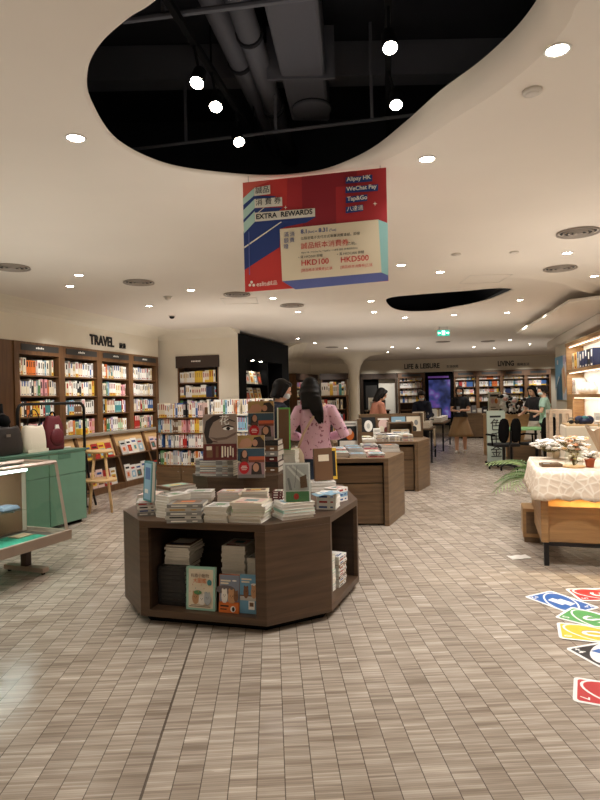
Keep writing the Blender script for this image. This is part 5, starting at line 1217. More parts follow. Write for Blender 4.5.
# ---------------------------------------------------------------- lace covered table at right front
R0 = Vector((2.0, 5.03, 0)); rzL = math.atan2(-.3, .954); ML = Matrix.Translation(R0) @ Matrix.Rotation(rzL, 4, 'Z')
t = thing('display_table', 'honey wood display table with glowing opening under lace cloth', 'table', R0, rzL)
TL, TD, ZT = 1.6, 1.15, .80
MB(M_tan).bx(.06, TL - .06, .03, TD - .03, .2, .5).build('drawer_box', t, bevel=.003)
for x in (0, TL - .06): MB(M_tan).bx(x, x + .06, 0, TD, .2, ZT - .03).build('end_panel', t, bevel=.003)
MB(M_tan).bx(0, TL, 0, TD, ZT - .03, ZT).build('tabletop', t, bevel=.003); MB(M_tan).bx(.06, TL - .06, .5, .52, .5, ZT - .03).build('inner_back', t)
for x in (.02, TL - .06):
    for y in (.02, TD - .06): MB(M_metal).bx(x, x + .04, y, y + .04, 0, .2).build('leg', t)
MB(M_metal).bx(.02, TL - .02, .02, .05, .17, .2).build('base_rail', t)
MB(mat('amber_strip', (255, 190, 90), .5, emit=3, ecol=(255, 186, 84))).bx(.1, TL - .1, .1, .13, ZT - .045, ZT - .031).build('amber_light_strip', t)
L_ = bpy.data.lights.new('amber', 'AREA'); L_.shape = 'RECTANGLE'; L_.size = TL - .3; L_.size_y = .05; L_.energy = 8; L_.color = (1, .74, .32)
lo = bpy.data.objects.new('amber_lamp', L_); COL.objects.link(lo); lo.matrix_world = ML @ Matrix.Translation((TL/2, .14, ZT - .05))
def lace():
    m = mat('ivory_lace', (226, 206, 178), .9); nt = m.node_tree; b = nt.nodes['Principled BSDF']
    tc = nt.nodes.new('ShaderNodeTexCoord'); vo = nt.nodes.new('ShaderNodeTexVoronoi'); vo.feature = 'DISTANCE_TO_EDGE'; vo.inputs['Scale'].default_value = 15
    cr = nt.nodes.new('ShaderNodeValToRGB'); cr.color_ramp.elements[0].position = .02; cr.color_ramp.elements[0].color = srgb(244, 232, 214); cr.color_ramp.elements[1].position = .13; cr.color_ramp.elements[1].color = srgb(226, 207, 184)
    nt.links.new(tc.outputs['Object'], vo.inputs['Vector']); nt.links.new(vo.outputs['Distance'], cr.inputs[0]); nt.links.new(cr.outputs[0], b.inputs['Base Color'])
    bp_ = nt.nodes.new('ShaderNodeBump'); bp_.inputs['Strength'].default_value = .8; bp_.inputs['Distance'].default_value = .01; bp_.invert = True; nt.links.new(vo.outputs['Distance'], bp_.inputs['Height']); nt.links.new(bp_.outputs[0], b.inputs['Normal'])
    return m
def cloth(TLx, TDy, zt, drop, mt_, name='tablecloth'):
    per = []
    N_ = 36
    def edge(p0, p1, n):
        for i in range(n): per.append(((p0[0] + (p1[0]-p0[0])*i/n), (p0[1] + (p1[1]-p0[1])*i/n)))
    edge((-.012, -.012), (TLx + .012, -.012), N_); edge((TLx + .012, -.012), (TLx + .012, TDy + .012), 24); edge((TLx + .012, TDy + .012), (-.012, TDy + .012), N_); edge((-.012, TDy + .012), (-.012, -.012), 24)
    n = len(per); rings = []
    cx, cy = TLx/2, TDy/2
    rings.append([(x*.999 + .001*cx, y*.999 + .001*cy, zt + .004) for x, y in per])
    for k in range(1, 7):
        f = k/6; r = []
        for i, (x, y) in enumerate(per):
            w_ = .012 + .05*f + .014*f*math.sin(i*.9) ; ox = -w_ if x < 0 else w_ if x > TLx else 0; oy = -w_ if y < 0 else w_ if y > TDy else 0
            dz = drop*f*(1 + .05*math.sin(i*1.57)*(k == 6))
            r.append((x + ox, y + oy, zt + .002 - dz))
        rings.append(r)
    m = MB(mt_); m.loft(rings, cap=False); m.add([*rings[0]], [tuple(range(n))], mt_)
    return m
o = cloth(TL, TD, ZT, .23, lace()).build('tablecloth', loc=R0, rz=rzL, smooth=True); tag(o, 'ivory lace cloth draped over the front right display table', 'tablecloth')
o.modifiers.new('thick', 'SOLIDIFY').thickness = .004
P = lev(524, 541, 0) + Vector((0, 0, 0))
t = thing('wood_block', 'wooden block on the floor left of the lace-covered table', 'crate', (2.15, 5.85, 0), rzL)
m = MB(M_tan); m.bx(0, .16, 0, .34, .05, .33); m.build('block_body', t, bevel=.006); MB(M_twood).bx(.01, .15, .01, .33, 0, .05).build('block_base', t); MB(M_twood).bx(.03, .13, -.004, 0, .09, .3).build('front_panel', t)
o = MB(mat('hang_cloth', (196, 150, 110), .8)).build('x') if False else None
def PL(x, y, z=ZT + .008): return lev(x, y, z)
t = thing('wooden_tray', 'dark wooden tray of small cards on the lace cloth corner', 'tray', PL(542, 467), rzL + .1)
MB(wood('tray_brown', (110, 78, 56))).bx(0, .17, 0, .14, 0, .012).build('tray_board', t); m = MB(M_twood); m.bx(0, .17, 0, .008, .012, .025); m.bx(0, .17, .132, .14, .012, .025); m.bx(0, .008, .008, .132, .012, .025); m.bx(.162, .17, .008, .132, .012, .025); m.build('tray_rim', t)
for k in range(2): o = thing('card', ['grey folded card in the wooden tray at left', 'brown card in the wooden tray at right'][k], 'card', t.matrix_basis @ Vector((.02 + .07*k, .03, .013)), rzL); MB([pm('grey'), pm('brown')][k]).bx(0, .06, 0, .08, 0, .008).build('card_sheet', o)
# glass cloche with flowers
c = PL(574, 467)
t = thing('glass_cloche', 'glass bell jar on wooden base holding dried flowers', 'bell jar', c)
MB(M_light).lathe([(.085, 0), (.09, .004), (.09, .012), (.08, .016)], n=26).build('wooden_base', t, smooth=True)
MB(G).lathe([(.072, .016), (.072, .09), (.062, .135), (.035, .163), (.001, .17)], n=26, cap=False).build('glass_dome', t, smooth=True); MB(G).ell((0, 0, .178), (.01, .01, .01)).build('dome_knob', t, smooth=True)
def bouquet(parent, c, n, rad, h, cols, seed, size=.018, stem=True, spread=1.):
    r = random.Random(seed); st = MB(mat('dry_stem', (120, 110, 70), .9)); hd = {}
    for k in range(n):
        a = r.uniform(0, 2*PI); rr = rad*math.sqrt(r.random()); p = Vector((c[0] + rr*math.cos(a), c[1] + rr*math.sin(a), c[2] + h*r.uniform(.25, 1)))
        st.tube([(c[0] + .2*rr*math.cos(a), c[1] + .2*rr*math.sin(a), c[2]), p], .0022, n=5)
        cc = r.choice(cols); m = hd.setdefault(cc, MB(mat('petal_%d_%d_%d' % cc, cc, .85)))
        m.ell(p, (size*.7, size*.7, size*.55), None, 8, 5)
        for j in range(6):
            b_ = j*PI/3 + a; m.ell(p + Vector((size*.8*math.cos(b_), size*.8*math.sin(b_), .25*size*r.uniform(-1, 1))), (size*.5, size*.5, size*.22), None, 6, 4)
    st.build('stem', parent); 
    for m in hd.values(): m.build('blossom', parent, smooth=True)
bouquet(t, (0, 0, .016), 16, .05, .11, [(150, 84, 62), (236, 220, 200), (120, 92, 60), (206, 190, 120)], 3, .013)
M_terra = mat('terracotta', (176, 92, 58), .8)
for k, (x, y, lab) in enumerate(((590, 467, 'terracotta pot of white flowers right of the glass bell jar'), (607, 466, 'terracotta pot at the photo edge on the lace cloth'))):
    t = thing('flower_pot', lab, 'flower pot', PL(x, y)); MB(M_terra).lathe([(.03, 0), (.04, .06), (.045, .062), (.045, .08), (.036, .08), (.034, .06)], n=20).build('pot', t, smooth=True)
    bouquet(t, (0, 0, .06), 26, .06, .07, [(248, 245, 238), (240, 232, 216)], 5 + k, .02)
t = thing('flower_bunch', 'white and peach dried flower bunch behind the glass bell jar', 'flowers', PL(573, 461)); MB(mat('vase_cream', (214, 196, 170), .6)).lathe([(.03, 0), (.045, .05), (.025, .1), (.03, .11)], n=16).build('vase', t, smooth=True)
bouquet(t, (0, 0, .08), 90, .15, .15, [(250, 246, 238), (244, 226, 206), (226, 190, 140), (214, 160, 120), (250, 248, 244)], 9, .022)
t = thing('flower_bunch', 'white flower bunch at the back left of the lace table', 'flowers', PL(556, 458)); MB(mat('vase_cream', (214, 196, 170), .6)).lathe([(.03, 0), (.04, .05), (.025, .08)], n=16).build('vase', t, smooth=True)
bouquet(t, (-.05, 0, .06), 70, .17, .12, [(252, 250, 246), (246, 242, 236)], 12, .024)
# kraft wrapped bouquet
t = thing('kraft_bouquet', 'bouquet wrapped in kraft paper at the right photo edge', 'flowers', PL(604, 457)); kr = mat('kraft_paper', (176, 154, 130), .85, bump=.2, nscale=15)
rings = []
for k in range(6):
    f = k/5; r = .035 + .1*f; rings.append([((r + .02*f*math.sin(5*2*PI*i/30)) * math.cos(2*PI*i/30) - .02*f, (r + .02*f*math.cos(4*2*PI*i/30)) * math.sin(2*PI*i/30), .02 + .27*f + .03*f*math.sin(3*2*PI*i/30)) for i in range(30)])
MB(kr).loft(rings, cap=False).build('paper_wrap', t, smooth=True); MB(M_white).lathe([(.045, 0), (.05, .05), (.04, .07)], n=16).build('ribbon_foot', t, smooth=True)
bouquet(t, (0, 0, .15), 22, .1, .2, [(250, 244, 234), (240, 220, 196)], 21, .024)
# potted palm
P = Vector((2.78, 6.85, 0))
t = thing('potted_palm', 'green feather palm in a pot behind the lace-covered table', 'plant', P)
MB(mat('pot_charcoal', (58, 56, 54), .6)).lathe([(.12, 0), (.15, .42), (.16, .45), (.14, .45), (.13, .41)], n=22).build('pot', t, smooth=True); MB(mat('soil', (50, 38, 30), .95)).lathe([(.135, .42), (.001, .43)], n=18).build('soil', t)
leafm = [mat('palm_leaf', (98, 130, 74), .5), mat('palm_leaf_pale', (140, 160, 104), .5)]
r = random.Random(4)
for k in range(17):
    a = PI * (.5 + 1.0 * k/16) + r.uniform(-.1, .1); Lf = r.uniform(.5, .8); el = r.uniform(.35, 1.15)
    pts = []; m = MB(leafm[k % 2])
    for i in range(9):
        f = i/8; pts.append(Vector((Lf*f*math.cos(a)*math.cos(el*(1-.4*f)), Lf*f*math.sin(a)*math.cos(el*(1-.4*f)), .43 + Lf*f*math.sin(el) - .55*Lf*f*f)))
    m.tube(pts, [.006*(1-.8*i/8) for i in range(9)], n=5)
    for i in range(1, 9):
        for j in range(2):
            p = lerp(pts[i-1], pts[i], .5 + .5*j); dd = (pts[i]-pts[i-1]).normalized(); sdir = dd.cross(Vector((0,0,1))).normalized()
            for s_ in (-1, 1):
                ll = .16*math.sin(PI*min(.97, (i + .5*j)/9.2)) + .03; tip = p + sdir*s_*ll*.8 + dd*ll*.6 + Vector((0,0,-.03)); mid = lerp(p, tip, .45)
                m.add([p, mid + dd*.008 + Vector((0,0,.004)), tip, mid - dd*.008 + Vector((0,0,.004)), mid + Vector((0,0,-.003))], [(0,1,2),(0,2,3),(0,4,1),(0,3,4),(1,4,2),(4,3,2)])
    m.build('frond', t)
# white paper scrap on the floor by the table leg
t = thing('paper_sheet', 'crumpled white sheet lying on the floor by black table leg', 'paper', lev(513, 560, .002), .2)
MB(mat('translucent_sheet', (222, 216, 206), .5)).loft([[(x, 0, .002 + .006*abs(math.sin(x*40))), (x, .1, .004 + .008*abs(math.cos(x*33))), (x, .1, .003), (x, 0, .001)] for x in [i*.02 for i in range(10)]]).build('sheet', t)
# wood slatted trolley and white counter further back
t = thing('slatted_stand', 'pale slatted wooden stand beside the person in mint top', 'stand', (4.28, 10.3, 0), -.2); pale = wood('whitewashed_wood', (204, 184, 160), .6, (3, 3, 30), .15)
MB(pale).bx(0, .36, 0, .32, 1.1, 1.16).build('stand_top', t)
for x in (0, .31):
    for y in (0, .27): MB(pale).bx(x, x + .05, y, y + .05, 0, 1.1).build('post', t)
for x in (.1, .2): MB(pale).bx(x, x + .05, .0, .02, .3, 1.1).build('slat', t)
MB(pale).bx(0, .36, 0, .32, .25, .3).build('shelf', t)
t = thing('counter', 'white cloth-covered counter behind the lace table', 'counter', (3.42, 7.75, 0), -.3)
MB(mat('ivory_cloth', (234, 222, 200), .9, bump=.15, nscale=60)).bx(0, 1.05, 0, .6, .0, 1.02).build('cloth_cover', t, bevel=.02); MB(M_light).bx(.02, 1.03, .02, .58, 1.02, 1.035).build('worktop', t)
MW = t.matrix_basis.copy()
def onw(name, lab, cat, x, y): return thing(name, lab, cat, Matrix.Translation((3.42, 7.75, 0)) @ Matrix.Rotation(-.3, 4, 'Z') @ Vector((x, y, 1.036)), -.3)
o = onw('sunglasses', 'dark sunglasses lying on the white counter at left', 'sunglasses', .06, .15)
for k in (0, 1): MB(M_ink).ell((.03 + .07*k, 0, .03), (.03, .008, .026)).build('lens', o, smooth=True); MB(M_black).tube([(.0 + .13*k, .0, .035), (.0 + .13*k, .12, .035), (.0 + .13*k, .14, .02)], .004, n=6).build('temple', o)
MB(M_black).tube([(.05, 0, .035), (.08, 0, .035)], .005, n=6).build('bridge', o)
o = onw('folded_scarf', 'dark navy folded cloth heap on the white counter', 'textile', .18, .2)
m = MB(pm('navy')); m.ell((.08, .05, .04), (.1, .08, .05)); m.ell((.02, .03, .06), (.06, .05, .05)); m.ell((.14, .06, .05), (.06, .05, .06)); m.build('cloth_heap', o, smooth=True); MB(pm('teal')).ell((.08, .02, .08), (.05, .03, .03)).build('lining', o, smooth=True)
o = onw('glass_jar', 'small clear glass jar at the front of white counter', 'jar', .08, .05); MB(G).lathe([(.03, 0), (.03, .07), (.025, .08)], n=16).build('jar_body', o, smooth=True); MB(M_steel).lathe([(.028, .08), (.028, .095), (.001, .096)], n=16).build('lid', o)
o = onw('label_card', 'white standing card on the white counter at right edge', 'card', .36, .1); MB(M_white).ext([(0, 0, 0), (0, .03, .15), (0, .06, 0), (0, .055, 0), (0, .03, .14), (0, .005, 0)], (.12, 0, 0)).build('card_sheet', o); MB(pm('pale grey')).ext([(.02, .008, .05), (.02, .018, .1), (.02, .0175, .1), (.02, .0075, .05)], (.08, 0, 0)).build('printed_panel', o)
o = onw('jewellery_tree', 'grey brown display pedestal with orange tray on white counter', 'display', .58, .2); MB(mat('taupe', (150, 138, 126), .6)).lathe([(.08, 0), (.03, .03), (.025, .2), (.1, .26), (.1, .28)], n=18).build('pedestal', o, smooth=True); MB(pm('orange')).lathe([(.09, .28), (.1, .3), (.085, .3), (.08, .29)], n=18).build('tray', o, smooth=True)

# ---------------------------------------------------------------- playing card floor stickers
def card(lab, A, B, col, art, zi, flip=1):
    """A, B: the two corners of the short edge nearest the photo's left"""
    A, B = lev(*A), lev(*B); e = (B - A); e.z = 0; e.normalize(); W_, H_ = .27, .41
    n = Vector((-e.y, e.x, 0)); n = n if n.x > 0 else -n
    o = thing('floor_sticker', lab, 'floor sticker', A + Vector((0, 0, .0012*zi + .0005)), 0, 'playing card floor stickers')
    def q(u, v): return tuple(e * (u * W_) + n * (v * H_))
    def rr(u0, u1, v0, v1, r_, k=5):
        pts = []
        for cx, cy, a0 in ((u1 - r_, v1 - r_*W_/H_, 0), (u0 + r_, v1 - r_*W_/H_, 1), (u0 + r_, v0 + r_*W_/H_, 2), (u1 - r_, v0 + r_*W_/H_, 3)):
            for i in range(k + 1): a = (a0 + i/k)*PI/2; pts.append((cx + r_*math.cos(a), cy + r_*W_/H_*math.sin(a)))
        return pts
    def face(m, pts, k): m.ext([Vector(q(*p)) + Vector((0, 0, .0006 + .00012*k)) for p in pts], (0, 0, .0001))
    m = MB(M_paper_sign); m.ext([Vector(q(*p)) for p in rr(0, 1, 0, 1, .1)], (0, 0, .0006)); m.build('card_base', o)
    cm = mat('card_%s' % col[0], col[1], .4); m = MB(cm); face(m, rr(.07, .93, .045, .955, .07), 1); m.build('colour_field', o)
    def el(cx, cy, ru, rv, th, n_=28):
        out = []
        for i in range(n_):
            a = 2*PI*i/n_; x, y = ru*W_*math.cos(a), rv*H_*math.sin(a); x, y = x*math.cos(th) - y*math.sin(th), x*math.sin(th) + y*math.cos(th); out.append((cx + x/W_, cy + y/H_))
        return out
    if art == 'wild':
        m = MB(M_paper_sign); face(m, el(.5, .5, .38, .45, .5), 2); m.build('oval_field', o)
        for k, (c_, du, dv) in enumerate((('blue', -.12, -.12), ('red', .12, -.1), ('yellow', .12, .12), ('green', -.12, .12))): m = MB(mat('card_' + c_, {'blue': (52, 104, 176), 'red': (198, 40, 44), 'yellow': (238, 204, 60), 'green': (92, 168, 92)}[c_], .4)); face(m, el(.5 + du, .5 + dv, .13, .13, -.45, 4), 3); m.build('colour_patch', o)
    else:
        m = MB(M_paper_sign); face(m, el(.5, .5, .38, .47, .5), 2); m.build('oval_ring', o)
        m = MB(cm); face(m, el(.5, .5, .335, .435, .5), 3); m.build('oval_field', o)
    def glyph(s_, cu, cv, size, m_, rot, k):
        me = textmesh(s_, size, m_, .0001, .02, 'CENTER'); ang = math.atan2(e.y, e.x) + rot
        me.transform(Matrix.Translation((0, -size*.35, 0))); me.transform(Matrix.Translation(Vector(q(cu, cv)) + Vector((0, 0, .0012 + .00012*k))) @ Matrix.Rotation(ang, 4, 'Z')); link('symbol', me, o)
    s_ = {'two': '+2', 'reverse': 'S', 'skip': '0', 'seven': '7', 'wild': '+4', 'five': '5'}[art]
    hand = 1 if (Vector((-e.y, e.x, 0)) - n).length < .01 else -1
    rot = 0 if hand == 1 else PI
    rot += PI * (flip < 0)
    glyph(s_, .2, .13, .06, M_paper_sign, rot, 1); glyph(s_, .8, .87, .06, M_paper_sign, rot + PI, 1)
    if art == 'two':
        for k, (du, dv) in enumerate(((-.06, -.04), (.07, .05))):
            m = MB(M_paper_sign); face(m, [(.5+du-.13, .5+dv-.13), (.5+du+.1, .5+dv-.16), (.5+du+.13, .5+dv+.13), (.5+du-.1, .5+dv+.16)], 4 + k); m.build('symbol', o)
    elif art != 'wild':
        glyph(s_, .5, .5, .2, M_ink, rot, 4); glyph(s_, .485, .495, .19, M_paper_sign, rot, 6)
BLU, RED, GRN, YEL, BLK = ('blue', (52, 104, 176)), ('red', (198, 40, 44)), ('green', (92, 168, 92)), ('yellow', (238, 204, 60)), ('black', (34, 32, 34))
card('blue playing card sticker on the floor, leftmost of the card stickers', (524, 597), (551, 591), BLU, 'two', 1)
card('red playing card sticker at the back, half hidden by the photo edge', (581, 601.5), (566, 590), RED, 'five', 1)
card('green playing card sticker lying over the blue one', (554.4, 618), (570, 608.5), GRN, 'reverse', 2)
card('yellow playing card sticker between the green and black ones', (559.4, 639.4), (557, 624.2), YEL, 'skip', 3)
card('black playing card sticker with a white oval', (565, 648.8), (595, 665.5), BLK, 'wild', 1)
card('red playing card sticker with a white seven, nearest the viewer', (573, 702), (574, 680), RED, 'seven', 1)
# ---------------------------------------------------------------- people
def remesh(mb, vox, m_, it=4):
    me = mb.mesh('tmp'); o = bpy.data.objects.new('tmp', me); COL.objects.link(o)
    r = o.modifiers.new('r', 'REMESH'); r.mode = 'VOXEL'; r.voxel_size = vox; r.use_smooth_shade = True
    if it: s = o.modifiers.new('s', 'SMOOTH'); s.iterations = it; s.factor = .5
    me2 = evalmesh(o); bpy.data.objects.remove(o); bpy.data.meshes.remove(me)
    me2.materials.clear(); me2.materials.append(m_)
    for p in me2.polygons: p.use_smooth = True
    return me2
def ering(z, a, b_, cy=0, n=20, cx=0): return [Vector((cx + a*math.cos(2*PI*i/n), cy + b_*math.sin(2*PI*i/n), z)) for i in range(n)]
TORSO = [(.80,.150,.11),(.88,.165,.118),(.96,.150,.105),(1.04,.128,.095),(1.14,.135,.10),(1.25,.152,.102),(1.33,.150,.088),(1.385,.085,.066),(1.41,.05,.05)]
def person(name_, label, loc, rz, h=1.62, L=None, R=None, lean=0, head=(0, 0), top=None, sleeve='long', topz=.86, bottom=None, bcol=None, hair='long', hcol=None, mask=None, vox=.011, step=0, shoe=None, skirtz=.42, hx=0):
    s = h / 1.65; t = thing('person', label, 'person', loc, rz)
    L = L or ((-.22, -.02, 1.08), (-.22, .1, .86)); R = R or ((.22, -.02, 1.08), (.22, .1, .86))
    arms = []
    for sgn, (el, wr) in ((-1, L), (1, R)): arms.append((Vector((sgn*.155, 0, 1.335)), Vector(el), Vector(wr), sgn))
    HMx = Matrix.Translation((hx, .005, 1.45)) @ Matrix.Rotation(head[0], 4, 'Z') @ Matrix.Rotation(-head[1], 4, 'X') @ Matrix.Translation((0, -.005, -1.45))
    legs = []
    for sgn in (-1, 1):
        dy = step*sgn; legs.append((Vector((sgn*.085, 0, .86)), Vector((sgn*.09, dy*.6 + .01, .47)), Vector((sgn*.085, dy - .01, .08))))
    def post(mb):
        out = []
        for v in mb.v:
            v = Vector(v); k = sst(.82, 1.05, v.z)
            if lean and k > 0:
                a = lean*k; y, z = v.y, v.z - .92
                v = Vector((v.x, y*math.cos(a) + z*math.sin(a), .92 + z*math.cos(a) - y*math.sin(a)))
            out.append(v*s)
        mb.v = out; return mb
    b = MB(M_skin)
    b.loft([ering(*p[:1], p[1]*.92, p[2]*.92) for p in TORSO])
    b.tube([(0, 0, 1.36), (0, .008, 1.49)], [.052, .047], n=14)
    for sh, el, wr, sgn in arms:
        mid = lerp(sh, el, .5); b.tube([sh - Vector((sgn*.04, 0, 0)), sh, mid, el, lerp(el, wr, .4), wr], [.05, .052, .043, .036, .034, .025], n=12)
        d = (wr - el).normalized(); sd = d.cross(Vector((0, 0, 1))); sd = sd.normalized() if sd.length > .1 else Vector((1, 0, 0)); up = sd.cross(d)
        q = d.to_track_quat('Z', 'Y').to_matrix().to_4x4()
        b.ell(wr + d*.045, (.036, .017, .05), M=Matrix([(*sd, 0), (*up, 0), (*d, 0), (0, 0, 0, 1)]).transposed())
        for f in range(4):
            o_ = sd*(.026 - .0175*f); ll = (.07, .08, .075, .06)[f]; p0 = wr + d*.07 + o_
            b.tube([p0, p0 + d*ll*.5 - up*.006, p0 + d*ll*.85 - up*.03], [.0095, .009, .0075], n=8)
        p0 = wr + d*.03 + sd*.03*(1 if sgn > 0 else -1) * -1; b.tube([p0, p0 - sd*sgn*.03 + d*.03, p0 - sd*sgn*.035 + d*.06 - up*.01], [.012, .0105, .0085], n=8)
    for hp, kn, an in legs:
        b.tube([hp + Vector((0, 0, .03)), lerp(hp, kn, .5), kn, lerp(kn, an, .35), an], [.085, .074, .053, .052, .036], n=14)
        b.tube([an - Vector((0, .03, .035)), an + Vector((0, .06, -.045)), an + Vector((0, .15, -.055))], [.036, .036, .024], n=10)
    b.cur = HMx
    b.ell((0, .015, 1.56), (.074, .094, .102), None, 20, 12); b.ell((0, .05, 1.495), (.054, .058, .06), None, 16, 10); b.tube([(0, .1, 1.565), (0, .124, 1.53), (0, .108, 1.522)], [.008, .013, .012], n=8)
    b.ell((0, .1, 1.487), (.022, .01, .008)); 
    for k in (-1, 1): b.ell((k*.076, .012, 1.545), (.012, .022, .03))
    b.cur = Matrix.Identity(4)
    link('body', remesh(post(b), vox, M_skin, 3), t)
    e = MB(M_ink); e.cur = HMx
    for k in (-1, 1): e.ell((k*.03, .096, 1.558), (.013, .008, .006)); e.bx(k*.03 - .016, k*.03 + .016, .1, .104, 1.578, 1.583)
    post(e).build('eyes', t)
    # top
    tp = MB(top); k0 = .014
    if top:
        rings = [ering(topz, TORSO[1][1] + k0 + .012, TORSO[1][2] + k0 + .012)] + [ering(z, a + k0, c + k0) for z, a, c in TORSO if z > topz + .03]
        tp.loft(rings)
        for sh, el, wr, sgn in arms:
            if sleeve == 'long': tp.tube([sh - Vector((sgn*.05, 0, 0)), sh, lerp(sh, el, .5), el, lerp(el, wr, .5), lerp(el, wr, .93)], [.066, .07, .062, .057, .052, .042], n=14)
            else: tp.tube([sh - Vector((sgn*.05, 0, 0)), sh, lerp(sh, el, .35), lerp(sh, el, .62)], [.066, .07, .068, .066], n=14)
        if hair_hood(label): tp.ell((0, -.085, 1.33), (.12, .05, .1))
        link('jacket' if sleeve == 'long' else 'shirt', remesh(post(tp), vox, top, 4), t)
    if bottom == 'trousers':
        m = MB(bcol); m.loft([ering(.80, .155, .118), ering(.87, .178, .13), ering(.93, .165, .12)])
        for hp, kn, an in legs: m.tube([hp, lerp(hp, kn, .5), kn, lerp(kn, an, .5), an + Vector((0, 0, .02))], [.1, .088, .07, .064, .058], n=14)
        link('trousers', remesh(post(m), vox, bcol, 3), t)
    elif bottom == 'skirt':
        rings = []
        for k in range(9):
            f = k/8; z = lerp(.93, skirtz, f); r = []
            for i in range(48):
                a = 2*PI*i/48; pl = 1 + .07*f*math.cos(9*a + 1) + .03*f*math.cos(5*a); r.append(Vector(((.15 + .15*f)*pl*math.cos(a), (.112 + .12*f)*pl*math.sin(a) + .0, z)))
            rings.append(r)
        m = MB(bcol); m.loft(rings); o = post(m).build('skirt', t, smooth=True)
    for hp, kn, an in legs:
        m = MB(shoe or M_ink); m.tube([an - Vector((0, .045, .035)), an + Vector((0, .06, -.042)), an + Vector((0, .165, -.052))], [.045, .042, .028], n=12); m.bx(an.x - .04, an.x + .04, an.y - .075, an.y + .18, .0, .02)
        post(m).build('shoe', t, smooth=False)
    hm = MB(hcol or M_hair); hm.cur = HMx
    hm.ell((0, -.012, 1.578), (.09, .098, .1), None, 20, 12)
    hm.ell((0, .055, 1.628), (.072, .05, .035))
    def curtain(zb, w0, w1, yb=-.06, th=.045):
        hm.loft([ering(1.58, .088, .07, -.03)] + [ering(z, lerp(w0, w1, f), th*(1 - .3*f) + .012, yb - .02*f) for z, f in [(lerp(1.5, zb, k/5), k/5) for k in range(6)]])
    for k in (-1, 1): hm.tube([(k*.07, .045, 1.62), (k*.083, .025, 1.55), (k*.082, .01, 1.46 if hair != 'short' else 1.53)], [.028, .026, .018], n=8)
    if hair == 'long':
        curtain(1.33, .1, .085, -.09, .06); hm.ell((0, -.045, 1.5), (.118, .09, .13))
        for k in range(9): a = -.06 + .015*k; hm.tube([(a*.8 + .03, -.13, 1.45), (a*.6 + .072, -.16, 1.3), (a*.5 + .088 + .006*(k % 3), -.155, 1.215 - .02*(k % 3))], [.035, .03, .006], n=8)
    elif hair == 'mid': curtain(1.36, .09, .085, -.04, .055)
    elif hair == 'bob': curtain(1.44, .092, .088, -.03, .06)
    elif hair == 'tied': curtain(1.47, .075, .05, -.055); hm.ell((0, -.12, 1.57), (.045, .05, .05))
    link('hair', remesh(post(hm), .009, hcol or M_hair, 2), t)
    if mask:
        m = MB(mask); m.cur = HMx; m.ell((0, .058, 1.502), (.064, .062, .046), None, 18, 10)
        for k in (-1, 1): m.tube([(k*.06, .07, 1.51), (k*.08, .02, 1.55)], .003, n=5)
        post(m).build('face_mask', t, smooth=True)
    return t
def hair_hood(label): return 'pink' in label
def pinkmat():
    m = mat('pink_print_fabric', (226, 186, 206), .85); nt = m.node_tree; b = nt.nodes['Principled BSDF']
    tc = nt.nodes.new('ShaderNodeTexCoord'); no = nt.nodes.new('ShaderNodeTexNoise'); no.inputs['Scale'].default_value = 26; no.inputs['Detail'].default_value = 2; cr = nt.nodes.new('ShaderNodeValToRGB')
    e = cr.color_ramp.elements; e[0].position = .61; e[0].color = srgb(226, 186, 206); e[1].position = .66; e[1].color = srgb(150, 84, 110)
    nt.links.new(tc.outputs['Object'], no.inputs['Vector']); nt.links.new(no.outputs['Fac'], cr.inputs[0]); nt.links.new(cr.outputs[0], b.inputs['Base Color']); return m
M_mask = mat('mask_cloth', (214, 222, 226), .8)
M_denim = mat('dark_denim', (44, 58, 80), .85); M_navy = mat('navy_fabric', (30, 36, 56), .85); M_blk = mat('black_fabric', (22, 22, 26), .85); M_khaki = mat('khaki_fabric', (158, 128, 92), .85); M_mintf = mat('mint_fabric', (166, 198, 180), .85); M_charc = mat('charcoal_fabric', (44, 42, 46), .85); M_cream = mat('cream_fabric', (226, 214, 196), .85); M_peach = mat('peach_fabric', (190, 130, 108), .85)
person('w', 'person in pink patterned jacket with long black hair, seen from behind', (.15, 6.08, 0), -.06, 1.64, ((-.29, -.06, 1.09), (-.17, .2, 1.06)), ((.29, -.05, 1.09), (.15, .22, 1.06)), .04, (.0, .1), pinkmat(), 'long', .85, 'trousers', M_denim, 'long', None, None, .009, hx=-.045)
# shoulder bag of that person
o = thing('shoulder_bag', 'small cream shoulder bag hanging at the back of pink jacket', 'bag', (-.05, 5.93, .80), -.2)
MB(mat('cream_leather', (216, 200, 176), .6)).loft([ering(0, .06, .03, n=18), ering(.02, .085, .04, n=18), ering(.09, .08, .038, n=18), ering(.15, .05, .026, n=18), ering(.165, .03, .02, n=18)]).build('bag_body', o, smooth=True)
MB(mat('beige_strap', (206, 176, 150), .6)).tube([(.02, .0, .15), (.08, -.012, .3), (.16, .015, .44), (.25, .05, .56), (.28, .12, .59)], .012, n=8).build('strap', o, smooth=True); MB(M_steel).ell((0, -.04, .1), (.012, .006, .012)).build('clasp', o)
person('m', 'person in navy top and pale mask with black bob, standing left of pink jacket', (-.3, 6.72, 0), -1.25, 1.66, ((-.2, .1, 1.1), (-.12, .3, 1.0)), ((.2, .1, 1.1), (.12, .3, 1.0)), .12, (-.1, .2), M_navy, 'long', .86, 'trousers', M_blk, 'bob', None, M_mask, .012)
person('w', 'person in profile with long dark hair and peach sleeves behind third table', (1.38, 11.45, 0), -1.3, 1.63, ((-.2, .12, 1.1), (-.1, .32, 1.0)), ((.2, .12, 1.1), (.1, .32, 1.0)), .28, (0, .15), M_peach, 'long', .86, 'trousers', M_blk, 'mid', None, None, .013)
